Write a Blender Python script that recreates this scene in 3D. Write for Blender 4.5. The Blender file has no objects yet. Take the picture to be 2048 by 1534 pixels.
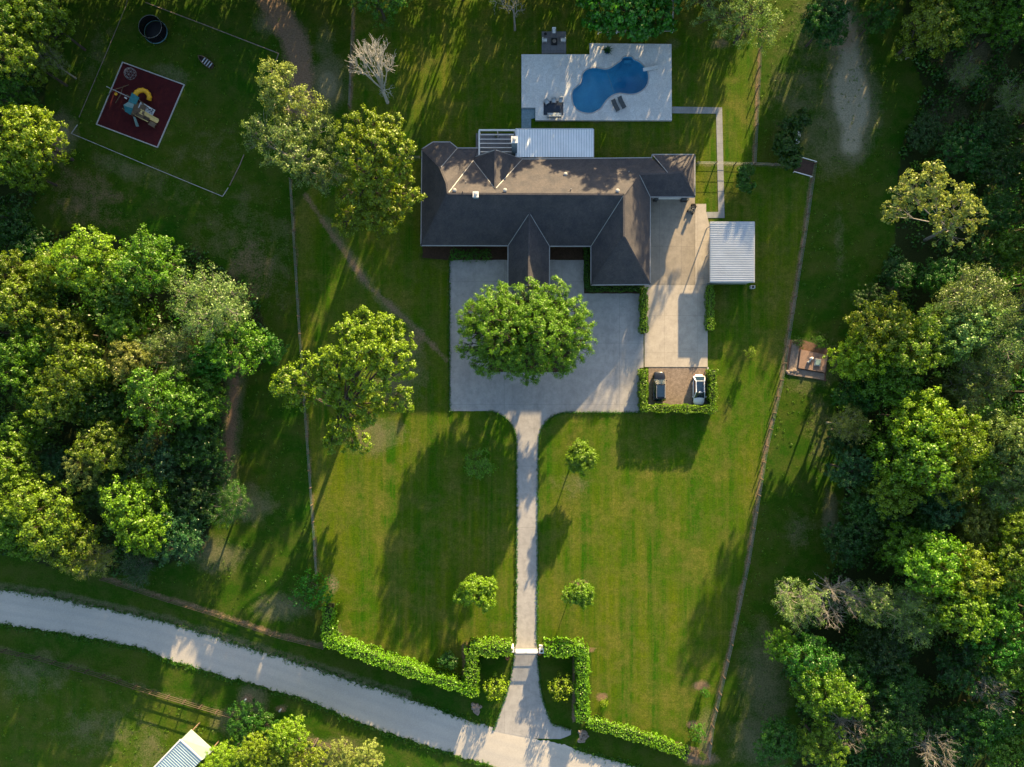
import bpy, bmesh, math, random
import numpy as np
from mathutils import Vector, Matrix
sc = bpy.context.scene
col = sc.collection
R = math.radians

# ------------------------------------------------------------------ camera, sky, sun, exposure
HC = 106.67; S = 12.8
cam = bpy.data.objects.new("camera", bpy.data.cameras.new("camera"))
col.objects.link(cam); cam.location = (0, 0, HC); cam.rotation_euler = (0, 0, 0)
cam.data.lens = 24; cam.data.sensor_width = 36; cam.data.clip_end = 6000; cam.data.clip_start = 1
sc.camera = cam
SUN_EL, SUN_AZ = 13.8, 20.0            # azimuth clockwise from +Y (top of the photo)
w = bpy.data.worlds.new("World"); sc.world = w; w.use_nodes = True
nt = w.node_tree; nt.nodes.clear()
sky = nt.nodes.new("ShaderNodeTexSky"); sky.sky_type = 'NISHITA'; sky.sun_disc = False
sky.sun_elevation = R(SUN_EL); sky.sun_rotation = R(SUN_AZ); sky.altitude = 0
sky.air_density = 1.0; sky.dust_density = 1.2; sky.ozone_density = 0.8
bg = nt.nodes.new("ShaderNodeBackground"); bg.inputs[1].default_value = 0.088
wo = nt.nodes.new("ShaderNodeOutputWorld")
nt.links.new(sky.outputs[0], bg.inputs[0]); nt.links.new(bg.outputs[0], wo.inputs[0])
sd = bpy.data.lights.new("sun", 'SUN'); sd.energy = 5.0; sd.angle = R(0.55); sd.color = (1.0, 0.73, 0.38)
sun = bpy.data.objects.new("sun", sd); col.objects.link(sun)
sv = Vector((math.sin(R(SUN_AZ)) * math.cos(R(SUN_EL)), math.cos(R(SUN_AZ)) * math.cos(R(SUN_EL)), math.sin(R(SUN_EL))))
sun.rotation_euler = sv.to_track_quat('Z', 'Y').to_euler()
vs = sc.view_settings; vs.view_transform = 'Standard'; vs.look = 'None'; vs.gamma = 1; vs.exposure = 2.05
sc.cycles.max_bounces = 6; sc.cycles.diffuse_bounces = 3; sc.cycles.glossy_bounces = 2
sc.cycles.transparent_max_bounces = 8; sc.cycles.caustics_reflective = False; sc.cycles.caustics_refractive = False

def P(px, py, h=0.0, z=None):
    k = (HC - h) / HC
    return Vector(((px - 1024) / S * k, (767 - py) / S * k, h if z is None else z))

# ------------------------------------------------------------------ materials
def newmat(name):
    m = bpy.data.materials.new(name); m.use_nodes = True
    n = m.node_tree; n.nodes.clear()
    return m, n
def N(n, t, **kw):
    x = n.nodes.new(t)
    for k, v in kw.items():
        if k.startswith("i_"): x.inputs[k[2:]].default_value = v
        elif k[0] == "i" and k[1:].isdigit(): x.inputs[int(k[1:])].default_value = v
        else: setattr(x, k, v)
    return x
def L(n, a, b): n.links.new(a, b)
def mixc(n, fac, a, b, blend='MIX'):
    x = n.nodes.new("ShaderNodeMix"); x.data_type = 'RGBA'; x.blend_type = blend
    for s, v in ((0, fac), (6, a), (7, b)):
        if hasattr(v, "is_output"): n.links.new(v, x.inputs[s])
        else: x.inputs[s].default_value = v if s == 0 else tuple(v) + ((1,) if len(v) == 3 else ())
    return x.outputs[2]
def ramp(n, src, a, b, va=0.0, vb=1.0):
    x = n.nodes.new("ShaderNodeMapRange"); x.inputs[1].default_value = a; x.inputs[2].default_value = b
    x.inputs[3].default_value = va; x.inputs[4].default_value = vb; L(n, src, x.inputs[0]); return x.outputs[0]
def noise(n, co, scale, detail=4, rough=0.6, sc3=None):
    if sc3:
        mp = N(n, "ShaderNodeMapping"); mp.inputs['Scale'].default_value = sc3; L(n, co, mp.inputs[0]); co = mp.outputs[0]
    x = N(n, "ShaderNodeTexNoise"); x.inputs['Scale'].default_value = scale; x.inputs['Detail'].default_value = detail
    x.inputs['Roughness'].default_value = rough; L(n, co, x.inputs['Vector']); return x.outputs[0]
def mth(n, op, a, b=0.0):
    x = N(n, "ShaderNodeMath", operation=op)
    for i, v in enumerate((a, b)):
        if hasattr(v, "is_output"): L(n, v, x.inputs[i])
        else: x.inputs[i].default_value = v
    return x.outputs[0]
def finish(n, color, rough=0.8, metal=0.0, bump=None, bs=0.3, bd=0.05, spec=0.3, coat=0.0):
    p = N(n, "ShaderNodeBsdfPrincipled")
    if hasattr(color, "is_output"): L(n, color, p.inputs['Base Color'])
    else: p.inputs['Base Color'].default_value = (*color, 1)
    if hasattr(rough, "is_output"): L(n, rough, p.inputs['Roughness'])
    else: p.inputs['Roughness'].default_value = rough
    p.inputs['Metallic'].default_value = metal; p.inputs['Specular IOR Level'].default_value = spec
    p.inputs['Coat Weight'].default_value = coat
    if bump is not None:
        b = N(n, "ShaderNodeBump"); b.inputs['Strength'].default_value = bs; b.inputs['Distance'].default_value = bd
        L(n, bump, b.inputs['Height']); L(n, b.outputs[0], p.inputs['Normal'])
    o = N(n, "ShaderNodeOutputMaterial"); L(n, p.outputs[0], o.inputs[0]); return p
def simple(name, c1, c2=None, scale=1.5, fine=12.0, rough=0.8, metal=0.0, fa=0.25, bs=0.2, spec=0.3, coat=0.0):
    m, n = newmat(name); geo = N(n, "ShaderNodeNewGeometry").outputs['Position']
    c2 = c2 or tuple(x * 0.75 for x in c1)
    a = noise(n, geo, scale, 5); b = noise(n, geo, fine, 3)
    c = mixc(n, ramp(n, a, .3, .7), c1, c2)
    c = mixc(n, fa, c, mixc(n, ramp(n, b, .35, .65), (.35,.35,.35), (1,1,1)), 'MULTIPLY')
    finish(n, c, rough, metal, b, bs, .03, spec, coat); return m
MT = {}
MT['white'] = simple('white_paint', (.78,.78,.76), (.66,.66,.64), 1.0, 20, .45, fa=.1, bs=.02)
MT['trim'] = simple('pale_trim', (.36,.36,.35), (.28,.28,.28), 1.0, 20, .5, fa=.1, bs=.02)
MT['wood'] = simple('weathered_wood', (.19,.135,.09), (.13,.095,.065), 2.0, 25, .85)
MT['darkwood'] = simple('dark_wood', (.09,.065,.05), (.05,.04,.03), 2.0, 25, .85)
MT['bark'] = simple('bark', (.085,.07,.055), (.05,.042,.035), 3.0, 25, .95, bs=.5)
MT['palebark'] = simple('pale_bark', (.32,.30,.26), (.22,.205,.18), 3.0, 25, .9)
MT['core'] = simple('dark_hedge_core', (.022,.035,.010), (.012,.02,.006), 3, 20, .95)
MT['silver'] = simple('silver_bark', (.55,.53,.48), (.42,.40,.36), 3, 20, .9)
MT['brick'] = simple('tan_brick', (.33,.24,.18), (.26,.18,.13), 3.0, 30, .9)
MT['glass'] = simple('window_glass', (.03,.04,.05), (.02,.03,.04), 1, 5, .08, fa=0, bs=0, spec=.6)
MT['steel'] = simple('grey_steel', (.35,.36,.37), (.25,.25,.26), 2, 20, .4, .7)
MT['galv'] = simple('galvanised', (.55,.57,.58), (.42,.44,.45), 3, 20, .45, .4)
MT['black'] = simple('black_plastic', (.015,.016,.018), (.01,.01,.012), 3, 20, .4)
MT['rubber'] = simple('rubber', (.02,.02,.02), (.03,.03,.03), 3, 20, .9)
MT['carblack'] = simple('black_car_paint', (.012,.013,.018), (.014,.015,.02), 1, 5, .25, .2, fa=0, bs=0, coat=.8)
MT['carwhite'] = simple('white_car_paint', (.78,.79,.80), (.76,.77,.79), 1, 5, .3, 0, fa=0, bs=0, coat=.6)
MT['carglass'] = simple('car_glass', (.012,.03,.06), (.01,.025,.05), 1, 5, .06, 0, fa=0, bs=0, spec=1.0)
MT['lamp'] = simple('lamp_lens', (.7,.7,.68), None, 1, 5, .15, fa=0, bs=0, spec=.8)
MT['redlamp'] = simple('red_lens', (.3,.02,.02), None, 1, 5, .2, fa=0, bs=0, spec=.8)
MT['yellow'] = simple('yellow_plastic', (.80,.42,.02), (.70,.36,.02), 2, 20, .4, fa=.08, bs=0)
MT['cream'] = simple('cream_plastic', (.72,.55,.22), (.62,.46,.18), 2, 20, .5, fa=.1, bs=0)
MT['teal'] = simple('teal_canvas', (.02,.17,.19), (.015,.12,.15), 2, 20, .7)
MT['tealpale'] = simple('pale_teal_panel', (.22,.33,.33), (.15,.24,.25), 2, 20, .6)
MT['mulch'] = simple('bark_mulch', (.085,.048,.028), (.045,.028,.016), 2.5, 22, .95, fa=.7, bs=.6)
MT['soil'] = simple('bare_soil', (.20,.12,.08), (.13,.08,.05), 2.5, 22, .95, fa=.6, bs=.6)
MT['rubbermulch'] = simple('red_rubber_mulch', (.085,.008,.010), (.05,.004,.007), 1.2, 30, .95, fa=.7, bs=.6)
MT['stone'] = simple('rough_stone', (.30,.24,.20), (.20,.16,.13), 2.0, 12, .9, fa=.5, bs=.6)
MT['slab'] = simple('pinkish_slab', (.32,.21,.16), (.25,.17,.13), 1.5, 15, .9, fa=.4)
MT['slate'] = simple('blue_slate', (.22,.33,.38), (.13,.21,.25), 3.0, 14, .6, fa=.4)
MT['cushion'] = simple('grey_cushion', (.42,.47,.50), (.34,.39,.42), 3, 20, .9, fa=.15)
MT['darkfab'] = simple('charcoal_fabric', (.10,.11,.115), (.07,.08,.085), 4, 25, .9, fa=.2)
MT['terracotta'] = simple('terracotta', (.45,.18,.09), (.38,.14,.07), 4, 25, .8)
MT['bluepot'] = simple('blue_glazed_pot', (.02,.05,.12), (.02,.04,.09), 4, 25, .3)
MT['poolpl'] = simple('pool_plaster', (.10,.42,.62), (.07,.34,.55), .5, 6, .7, fa=.12, bs=0)
MT['coping'] = simple('coping', (.48,.47,.45), (.36,.35,.34), 2, 20, .7)
MT['creamroof'] = simple('cream_metal', (.48,.58,.46), (.38,.48,.38), .8, 10, .5, fa=.15)

def shingle():
    m, n = newmat('asphalt_shingles'); geo = N(n, "ShaderNodeNewGeometry").outputs['Position']
    a = noise(n, geo, .6, 5); v = N(n, "ShaderNodeTexVoronoi"); v.inputs['Scale'].default_value = 4.2; L(n, geo, v.inputs['Vector'])
    b = noise(n, geo, 14, 4, .75)
    c = mixc(n, ramp(n, a, .3, .7), (.096,.090,.094), (.058,.060,.071))
    bw = N(n, 'ShaderNodeRGBToBW'); L(n, v.outputs['Color'], bw.inputs[0]); c = mixc(n, .45, c, mixc(n, bw.outputs[0], (.6,.6,.6), (1.15,1.13,1.1)), 'MULTIPLY')
    c = mixc(n, .7, c, mixc(n, ramp(n, b, .3, .7), (.32,.34,.40), (1.25,1.18,1.12)), 'MULTIPLY')
    finish(n, c, .9, 0, b, .5, .03, .25); return m
MT['shingle'] = shingle()

def concrete(name, c1, c2, joints=None, dark=None, crack=.5, off=(0, 0)):
    m, n = newmat(name); geo = N(n, "ShaderNodeNewGeometry").outputs['Position']
    a = noise(n, geo, .16, 6, .65); b = noise(n, geo, 9, 5, .8); d = noise(n, geo, .9, 5, .7)
    c = mixc(n, ramp(n, a, .3, .7), c1, c2)
    c = mixc(n, ramp(n, d, .42, .68, 0, .6), c, tuple(x * .72 for x in c2))
    c = mixc(n, .35, c, mixc(n, ramp(n, b, .3, .7), (.55,.55,.55), (1.1,1.1,1.1)), 'MULTIPLY')
    v = N(n, "ShaderNodeTexVoronoi", feature='DISTANCE_TO_EDGE'); v.inputs['Scale'].default_value = .22
    wv = N(n, "ShaderNodeVectorMath", operation='ADD')
    nz = N(n, "ShaderNodeTexNoise"); nz.inputs['Scale'].default_value = .7; L(n, geo, nz.inputs['Vector'])
    sc_ = N(n, "ShaderNodeVectorMath", operation='SCALE'); sc_.inputs['Scale'].default_value = 3.0; L(n, nz.outputs['Color'], sc_.inputs[0])
    L(n, geo, wv.inputs[0]); L(n, sc_.outputs[0], wv.inputs[1]); L(n, wv.outputs[0], v.inputs['Vector'])
    st = noise(n, geo, .35, 6, .8, (1,.25,1)); c = mixc(n, ramp(n, st, .52, .70, 0, .40), c, tuple(x * .55 for x in c2))
    ck = mth(n, 'MULTIPLY', ramp(n, v.outputs['Distance'], 0.0, .006, 1, 0), ramp(n, d, .5, .6))
    c = mixc(n, mth(n, 'MULTIPLY', ck, crack), c, tuple(x * .45 for x in c2))
    if joints:
        sep = N(n, "ShaderNodeSeparateXYZ"); L(n, geo, sep.inputs[0]); fs = []
        for i, j in enumerate(joints):
            if not j: continue
            f = mth(n, 'PINGPONG', mth(n, 'ADD', sep.outputs[i], off[i]), j / 2)
            fs.append(ramp(n, f, 0, .045, 1, 0))
        f = fs[0] if len(fs) == 1 else mth(n, 'MAXIMUM', fs[0], fs[1])
        c = mixc(n, mth(n, 'MULTIPLY', f, .55), c, tuple(x * .45 for x in c2))
    finish(n, c, .85, 0, b, .15, .02, .3); return m
MT['drive'] = concrete('driveway_concrete', (.40,.385,.365), (.315,.305,.295), (9.0, 9.6), off=(1.2, 3.3))
MT['newconc'] = concrete('pale_concrete', (.47,.42,.35), (.40,.36,.30), (5.2, 5.8), crack=.15, off=(2.2, 1.0))
MT['oldconc'] = concrete('aged_concrete', (.33,.29,.235), (.26,.23,.185), (3.45, 4.6), crack=.3, off=(1.1, 1.6))
MT['walk'] = concrete('walk_concrete', (.30,.31,.31), (.24,.25,.25), (0, 1.5), crack=0)
MT['pad'] = concrete('grey_paver', (.20,.20,.205), (.15,.15,.16), (1.0, 1.0), crack=0)

def flagstone():
    m, n = newmat('pool_deck_stone'); geo = N(n, "ShaderNodeNewGeometry").outputs['Position']
    v = N(n, "ShaderNodeTexVoronoi", feature='DISTANCE_TO_EDGE'); v.inputs['Scale'].default_value = 1.5; L(n, geo, v.inputs['Vector'])
    vc = N(n, "ShaderNodeTexVoronoi"); vc.inputs['Scale'].default_value = 1.5; L(n, geo, vc.inputs['Vector'])
    b = noise(n, geo, 5, 5, .8); a = noise(n, geo, .3, 4)
    c = mixc(n, ramp(n, a, .3, .7), (.74,.74,.72), (.64,.64,.62))
    bw = N(n, 'ShaderNodeRGBToBW'); L(n, vc.outputs['Color'], bw.inputs[0]); c = mixc(n, .30, c, mixc(n, bw.outputs[0], (.6,.6,.6), (1.1,1.1,1.1)), 'MULTIPLY')
    c = mixc(n, mth(n, 'MULTIPLY', ramp(n, v.outputs['Distance'], .0, .05, 1, 0), .35), c, (.40,.40,.39))
    c = mixc(n, .6, c, mixc(n, ramp(n, b, .3, .7), (.55,.57,.58), (1.15,1.15,1.15)), 'MULTIPLY')
    finish(n, c, .8, 0, b, .2, .02, .3); return m
MT['deck'] = flagstone()

def gravel(name, c1, c2, sc1=6):
    m, n = newmat(name); geo = N(n, "ShaderNodeNewGeometry").outputs['Position']
    a = noise(n, geo, .25, 6, .7); b = noise(n, geo, sc1, 5, .85)
    c = mixc(n, ramp(n, a, .3, .7), c1, c2); d = noise(n, geo, 2.2, 5, .75)
    c = mixc(n, .8, c, mixc(n, ramp(n, d, .35, .65), (.6,.6,.62), (1.2,1.2,1.2)), 'MULTIPLY')
    c = mixc(n, .75, c, mixc(n, ramp(n, b, .3, .7), (.45,.45,.45), (1.2,1.2,1.2)), 'MULTIPLY')
    finish(n, c, .95, 0, b, .5, .04, .2); return m
MT['gravel'] = gravel('parking_gravel', (.30,.235,.18), (.23,.18,.14))

def roadmat():
    m, n = newmat('chip_road'); geo = N(n, "ShaderNodeNewGeometry").outputs['Position']
    at = N(n, "ShaderNodeAttribute", attribute_name='across'); t = at.outputs['Fac']
    a = noise(n, geo, .12, 6, .7); b = noise(n, geo, 7, 5, .85); e = noise(n, geo, 1.1, 5, .7)
    c = mixc(n, ramp(n, a, .3, .7), (.50,.465,.41), (.42,.39,.345))
    # wheel tracks worn smooth and dark, loose pale gravel between and at the edges
    tr = mth(n, 'ABSOLUTE', mth(n, 'SUBTRACT', mth(n, 'ABSOLUTE', mth(n, 'SUBTRACT', t, .5)), .17))
    c = mixc(n, ramp(n, tr, .02, .10, .5, 0), c, (.40,.38,.35))
    ed = mth(n, 'ADD', mth(n, 'ABSOLUTE', mth(n, 'SUBTRACT', t, .5)), mth(n, 'MULTIPLY', mth(n, 'SUBTRACT', e, .5), .25))
    c = mixc(n, ramp(n, ed, .42, .50, 0, .7), c, (.53,.49,.43))
    c = mixc(n, .55, c, mixc(n, ramp(n, b, .3, .7), (.55,.55,.55), (1.15,1.15,1.15)), 'MULTIPLY')
    finish(n, c, .9, 0, b, .4, .03, .25); return m
MT['road'] = roadmat()

def metalroof(name, base, freq, axis, rough=.42):
    m, n = newmat(name); geo = N(n, "ShaderNodeNewGeometry").outputs['Position']
    a = noise(n, geo, .5, 5); b = noise(n, geo, 3, 5, .8, (1, .15, 1) if axis == 0 else (.15, 1, 1))
    c = mixc(n, ramp(n, a, .3, .7), base, tuple(x * .86 for x in base))
    c = mixc(n, .25, c, mixc(n, ramp(n, b, .3, .7), (.6,.6,.6), (1.1,1.1,1.1)), 'MULTIPLY')
    finish(n, c, rough, .15, None, spec=.5); return m
MT['porchmetal'] = metalroof('pale_blue_metal', (.84,.89,.93), 1, 0)
MT['carportmetal'] = metalroof('galvanised_roofing', (.55,.59,.63), 1, 1)
MT['barnmetal_ribshade'] = metalroof('barn_metal_rib_shade', (.42,.54,.60), 1, 1)  # barn roofing; also the darker tone painted as porch rib shading

def leafmat():
    m, n = newmat('leaves'); oi = N(n, "ShaderNodeObjectInfo"); geo = N(n, "ShaderNodeNewGeometry")
    tc = N(n, "ShaderNodeTexCoord").outputs['Object']
    r = geo.outputs['Random Per Island']
    k = ramp(n, r, 0, 1, .55, 1.45)
    cm = N(n, "ShaderNodeCombineColor"); [L(n, k, cm.inputs[i]) for i in range(3)]
    c = mixc(n, 1.0, oi.outputs['Color'], cm.outputs[0], 'MULTIPLY')
    big = noise(n, tc, .35, 3)
    c = mixc(n, ramp(n, big, .45, .72, 0, .30), c, (.135,.21,.008))
    h = N(n, "ShaderNodeHueSaturation"); L(n, c, h.inputs['Color']); L(n, ramp(n, oi.outputs['Random'], 0, 1, .497, .520), h.inputs['Hue'])
    L(n, ramp(n, oi.outputs['Random'], 0, 1, .85, 1.15), h.inputs['Value'])
    c = h.outputs[0]
    d = N(n, "ShaderNodeBsdfDiffuse"); t = N(n, "ShaderNodeBsdfTranslucent"); g = N(n, "ShaderNodeBsdfGlossy"); g.inputs['Roughness'].default_value = .45
    L(n, c, d.inputs[0]); L(n, mixc(n, .5, c, (1.3, 1.2, .5), 'MULTIPLY'), t.inputs[0])
    m1 = N(n, "ShaderNodeMixShader"); m1.inputs[0].default_value = .35; L(n, d.outputs[0], m1.inputs[1]); L(n, t.outputs[0], m1.inputs[2])
    m2 = N(n, "ShaderNodeMixShader"); m2.inputs[0].default_value = .035; L(n, m1.outputs[0], m2.inputs[1]); L(n, g.outputs[0], m2.inputs[2])
    o = N(n, "ShaderNodeOutputMaterial"); L(n, m2.outputs[0], o.inputs[0]); return m
MT['leaf'] = leafmat()

def groundmat():
    m, n = newmat('grass_ground'); geo = N(n, "ShaderNodeNewGeometry").outputs['Position']
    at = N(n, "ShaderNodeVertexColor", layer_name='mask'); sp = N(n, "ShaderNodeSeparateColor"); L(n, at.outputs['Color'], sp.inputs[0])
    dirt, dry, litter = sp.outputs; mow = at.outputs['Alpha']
    big = noise(n, geo, .045, 5, .6); mid = noise(n, geo, .35, 6, .7); fine = noise(n, geo, 4.0, 6, .8); tiny = noise(n, geo, 14, 3, .8)
    # rough pasture
    c = mixc(n, ramp(n, big, .35, .65), (.014,.072,.0008), (.044,.080,.003))
    c = mixc(n, ramp(n, mid, .42, .70, 0, .65), c, (.085,.090,.022))
    c = mixc(n, ramp(n, mid, .50, .30, 0, .5), c, (.014,.062,.002))
    # mown lawn, striped along the photo's vertical
    st = noise(n, geo, 1.0, 4, .6, (.42, .022, 1)); st2 = noise(n, geo, 1.0, 3, .6, (1.3, .05, 1))
    lw = mixc(n, ramp(n, st, .38, .62), (.024,.094,.0004), (.092,.130,.004))
    lw = mixc(n, ramp(n, st2, .45, .68, 0, .65), lw, (.130,.140,.022))
    lw = mixc(n, ramp(n, big, .45, .60, 0, .55), lw, (.024,.098,.001))
    lw = mixc(n, ramp(n, mid, .46, .66, 0, .60), lw, (.125,.122,.030)); m3 = noise(n, geo, 1.3, 5, .7); m4 = noise(n, geo, .13, 6, .75); lw = mixc(n, ramp(n, m4, .50, .68, 0, .75), lw, (.155,.145,.030)); lw = mixc(n, ramp(n, m3, .45, .65, 0, .45), lw, (.030,.070,.001))
    c = mixc(n, mow, c, lw)
    def broke(mask, amt=1.0):
        s = mth(n, 'ADD', mask, mth(n, 'MULTIPLY', mth(n, 'SUBTRACT', mid, .5), 1.1))
        s = mth(n, 'ADD', s, mth(n, 'MULTIPLY', mth(n, 'SUBTRACT', fine, .5), 1.0))
        x = ramp(n, s, .18, .68, 0, amt)
        return mth(n, 'MULTIPLY', x, ramp(n, mask, 0, .12))
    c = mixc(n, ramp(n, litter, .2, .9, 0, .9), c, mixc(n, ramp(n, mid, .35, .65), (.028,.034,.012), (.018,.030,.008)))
    c = mixc(n, broke(dry, .70), c, mixc(n, ramp(n, dry, .7, 1.0), (.165,.155,.095), (.44,.38,.30)))
    c = mixc(n, broke(dirt, .95), c, mixc(n, ramp(n, big, .3, .7), (.25,.155,.105), (.20,.15,.11)))
    c = mixc(n, .85, c, mixc(n, ramp(n, fine, .28, .72), (.32,.40,.3), (1.5,1.42,1.4)), 'MULTIPLY')
    c = mixc(n, .6, c, mixc(n, ramp(n, tiny, .3, .7), (.55,.6,.5), (1.3,1.25,1.3)), 'MULTIPLY')
    finish(n, c, .95, 0, mth(n, 'ADD', fine, tiny), .7, .07, .1); return m
MT['ground'] = groundmat()

def watermat():
    m, n = newmat('pool_water'); geo = N(n, "ShaderNodeNewGeometry").outputs['Position']
    b = N(n, "ShaderNodeBump"); b.inputs['Strength'].default_value = .12; b.inputs['Distance'].default_value = .05
    L(n, noise(n, geo, 1.6, 3), b.inputs['Height'])
    t = N(n, "ShaderNodeBsdfTransparent"); t.inputs[0].default_value = (.78,.93,.97,1)
    g = N(n, "ShaderNodeBsdfGlossy"); g.inputs['Roughness'].default_value = .03; L(n, b.outputs[0], g.inputs['Normal'])
    f = N(n, "ShaderNodeFresnel"); f.inputs[0].default_value = 1.33; L(n, b.outputs[0], f.inputs['Normal'])
    x = N(n, "ShaderNodeMixShader"); L(n, f.outputs[0], x.inputs[0]); L(n, t.outputs[0], x.inputs[1]); L(n, g.outputs[0], x.inputs[2])
    o = N(n, "ShaderNodeOutputMaterial"); L(n, x.outputs[0], o.inputs[0]); return m
MT['water'] = watermat()
def deepmat():
    m, n = newmat('water_body'); t = N(n, "ShaderNodeBsdfTransparent"); a = N(n, "ShaderNodeVolumeAbsorption"); a.inputs['Color'].default_value = (.03,.55,.82,1); a.inputs['Density'].default_value = .6
    o = N(n, "ShaderNodeOutputMaterial"); L(n, t.outputs[0], o.inputs[0]); L(n, a.outputs[0], o.inputs['Volume']); return m
MT['deep'] = deepmat()

def netmat():
    m, n = newmat('black_net'); t = N(n, "ShaderNodeBsdfTransparent"); d = N(n, "ShaderNodeBsdfDiffuse"); d.inputs[0].default_value = (.01,.01,.012,1)
    x = N(n, "ShaderNodeMixShader"); x.inputs[0].default_value = .96; L(n, t.outputs[0], x.inputs[1]); L(n, d.outputs[0], x.inputs[2])
    o = N(n, "ShaderNodeOutputMaterial"); L(n, x.outputs[0], o.inputs[0]); return m
MT['net'] = netmat()

# ------------------------------------------------------------------ object helpers
def tag(o, label=None, cat=None, group=None, kind=None):
    for k, v in (('label', label), ('category', cat), ('group', group), ('kind', kind)):
        if v: o[k] = v
    return o
def thing(name, loc, label, cat, group=None, rz=0.0):
    o = bpy.data.objects.new(name, None); col.objects.link(o); o.location = loc; o.rotation_euler = (0, 0, rz)
    o.empty_display_size = .5
    return tag(o, label, cat, group)
def link(name, me, mat=None, parent=None):
    o = bpy.data.objects.new(name, me); col.objects.link(o)
    if mat is not None: me.materials.append(MT[mat] if isinstance(mat, str) else mat)
    if parent is not None: o.parent = parent
    return o
def wl(o):
    v = Vector((0, 0, 0))
    while o is not None: v += o.location; o = o.parent
    return v
class MB:
    """collects shapes; build() links them as one mesh. world=True: given in world coordinates."""
    def __init__(s): s.v = []; s.f = []
    def add(s, vs, fs):
        b = len(s.v); s.v += [tuple(v) for v in vs]; s.f += [tuple(i + b for i in f) for f in fs]; return s
    def box(s, c, d, rz=0.0, bev=0.0):
        cx, cy, cz = c; hx, hy, hz = d[0] / 2, d[1] / 2, d[2] / 2; co, si = math.cos(rz), math.sin(rz)
        if bev:
            b = min(bev, hx * .9, hy * .9, hz * .9); pr = [(-hx+b,-hy),(hx-b,-hy),(hx,-hy+b),(hx,hy-b),(hx-b,hy),(-hx+b,hy),(-hx,hy-b),(-hx,-hy+b)]
            vs = []
            for (z, k) in ((-hz, 1), (hz - b, 1), (hz, 0)):
                for x, y in pr:
                    if k == 0: x -= math.copysign(b * .7, x); y -= math.copysign(b * .7, y)
                    vs.append((cx + x*co - y*si, cy + x*si + y*co, cz + z))
            fs = [tuple(range(7, -1, -1)), tuple(range(16, 24))]
            for r in (0, 8): fs += [(r + i, r + (i+1) % 8, r + 8 + (i+1) % 8, r + 8 + i) for i in range(8)]
            return s.add(vs, fs)
        vs = [(cx + x*co - y*si, cy + x*si + y*co, cz + z) for z in (-hz, hz) for x, y in ((-hx,-hy),(hx,-hy),(hx,hy),(-hx,hy))]
        return s.add(vs, [(3,2,1,0),(4,5,6,7),(0,1,5,4),(1,2,6,5),(2,3,7,6),(3,0,4,7)])
    def tube(s, pts, r, n=6, cap=True):
        pts = [Vector(p) for p in pts]; rs = r if isinstance(r, (list, tuple)) else [r] * len(pts); rings = []
        for i, p in enumerate(pts):
            d = (pts[min(i+1, len(pts)-1)] - pts[max(i-1, 0)])
            if d.length < 1e-9: d = Vector((0,0,1))
            d.normalize(); a = d.cross(Vector((0,0,1)));
            if a.length < .05: a = d.cross(Vector((1,0,0)))
            a.normalize(); b = d.cross(a)
            rings.append([p + (a * math.cos(2*math.pi*k/n) + b * math.sin(2*math.pi*k/n)) * rs[i] for k in range(n)])
        vs = [v for q in rings for v in q]; fs = []
        for i in range(len(pts) - 1):
            for k in range(n): fs.append((i*n + k, i*n + (k+1) % n, (i+1)*n + (k+1) % n, (i+1)*n + k))
        if cap: fs += [tuple(range(n))[::-1], tuple(range((len(pts)-1)*n, len(pts)*n))]
        return s.add(vs, fs)
    def bar(s, a, b, w, h):
        a = Vector(a); b = Vector(b); d = (b - a); l = d.length; d.normalize(); x = d.cross(Vector((0,0,1)))
        if x.length < .05: x = Vector((1,0,0))
        x.normalize(); z = x.cross(d); vs = []
        for p in (a, b):
            for i, j in ((-1,-1),(1,-1),(1,1),(-1,1)): vs.append(p + x * (i*w/2) + z * (j*h/2))
        return s.add(vs, [(3,2,1,0),(4,5,6,7),(0,1,5,4),(1,2,6,5),(2,3,7,6),(3,0,4,7)])
    def prism(s, poly, z0, z1):
        n = len(poly); vs = [(p[0], p[1], z0) for p in poly] + [(p[0], p[1], z1) for p in poly]
        ar = sum(poly[i][0]*poly[(i+1)%n][1] - poly[(i+1)%n][0]*poly[i][1] for i in range(n))
        fs = [tuple(range(n, 2*n)), tuple(range(n-1, -1, -1))] + [(i, (i+1) % n, n + (i+1) % n, n + i) for i in range(n)]
        if ar < 0: fs = [f[::-1] for f in fs]
        return s.add(vs, fs)
    def lathe(s, c, prof, n=20):
        vs = []; fs = []
        for r, z in prof:
            for k in range(n): vs.append((c[0] + r*math.cos(2*math.pi*k/n), c[1] + r*math.sin(2*math.pi*k/n), c[2] + z))
        for i in range(len(prof)-1):
            for k in range(n): fs.append((i*n+k, i*n+(k+1)%n, (i+1)*n+(k+1)%n, (i+1)*n+k))
        fs += [tuple(range((len(prof)-1)*n, len(prof)*n)), tuple(range(n-1, -1, -1))]
        return s.add(vs, fs)
    def build(s, name, mat, parent=None, world=False, smooth=False):
        me = bpy.data.meshes.new(name); v = s.v
        if world and parent is not None: o = wl(parent); v = [(a[0]-o.x, a[1]-o.y, a[2]-o.z) for a in v]
        me.from_pydata(v, [], s.f); me.update()
        if smooth: me.polygons.foreach_set('use_smooth', [True] * len(me.polygons))
        return link(name, me, mat, parent)
def npmesh(name, V, F, smooth=False):
    me = bpy.data.meshes.new(name); k = F.shape[1]; me.vertices.add(len(V)); me.vertices.foreach_set('co', V.astype(np.float32).ravel())
    me.loops.add(F.size); me.loops.foreach_set('vertex_index', F.astype(np.int32).ravel())
    me.polygons.add(len(F)); me.polygons.foreach_set('loop_start', np.arange(0, F.size, k, dtype=np.int32))
    me.update(calc_edges=True); me.validate(); return me
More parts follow.
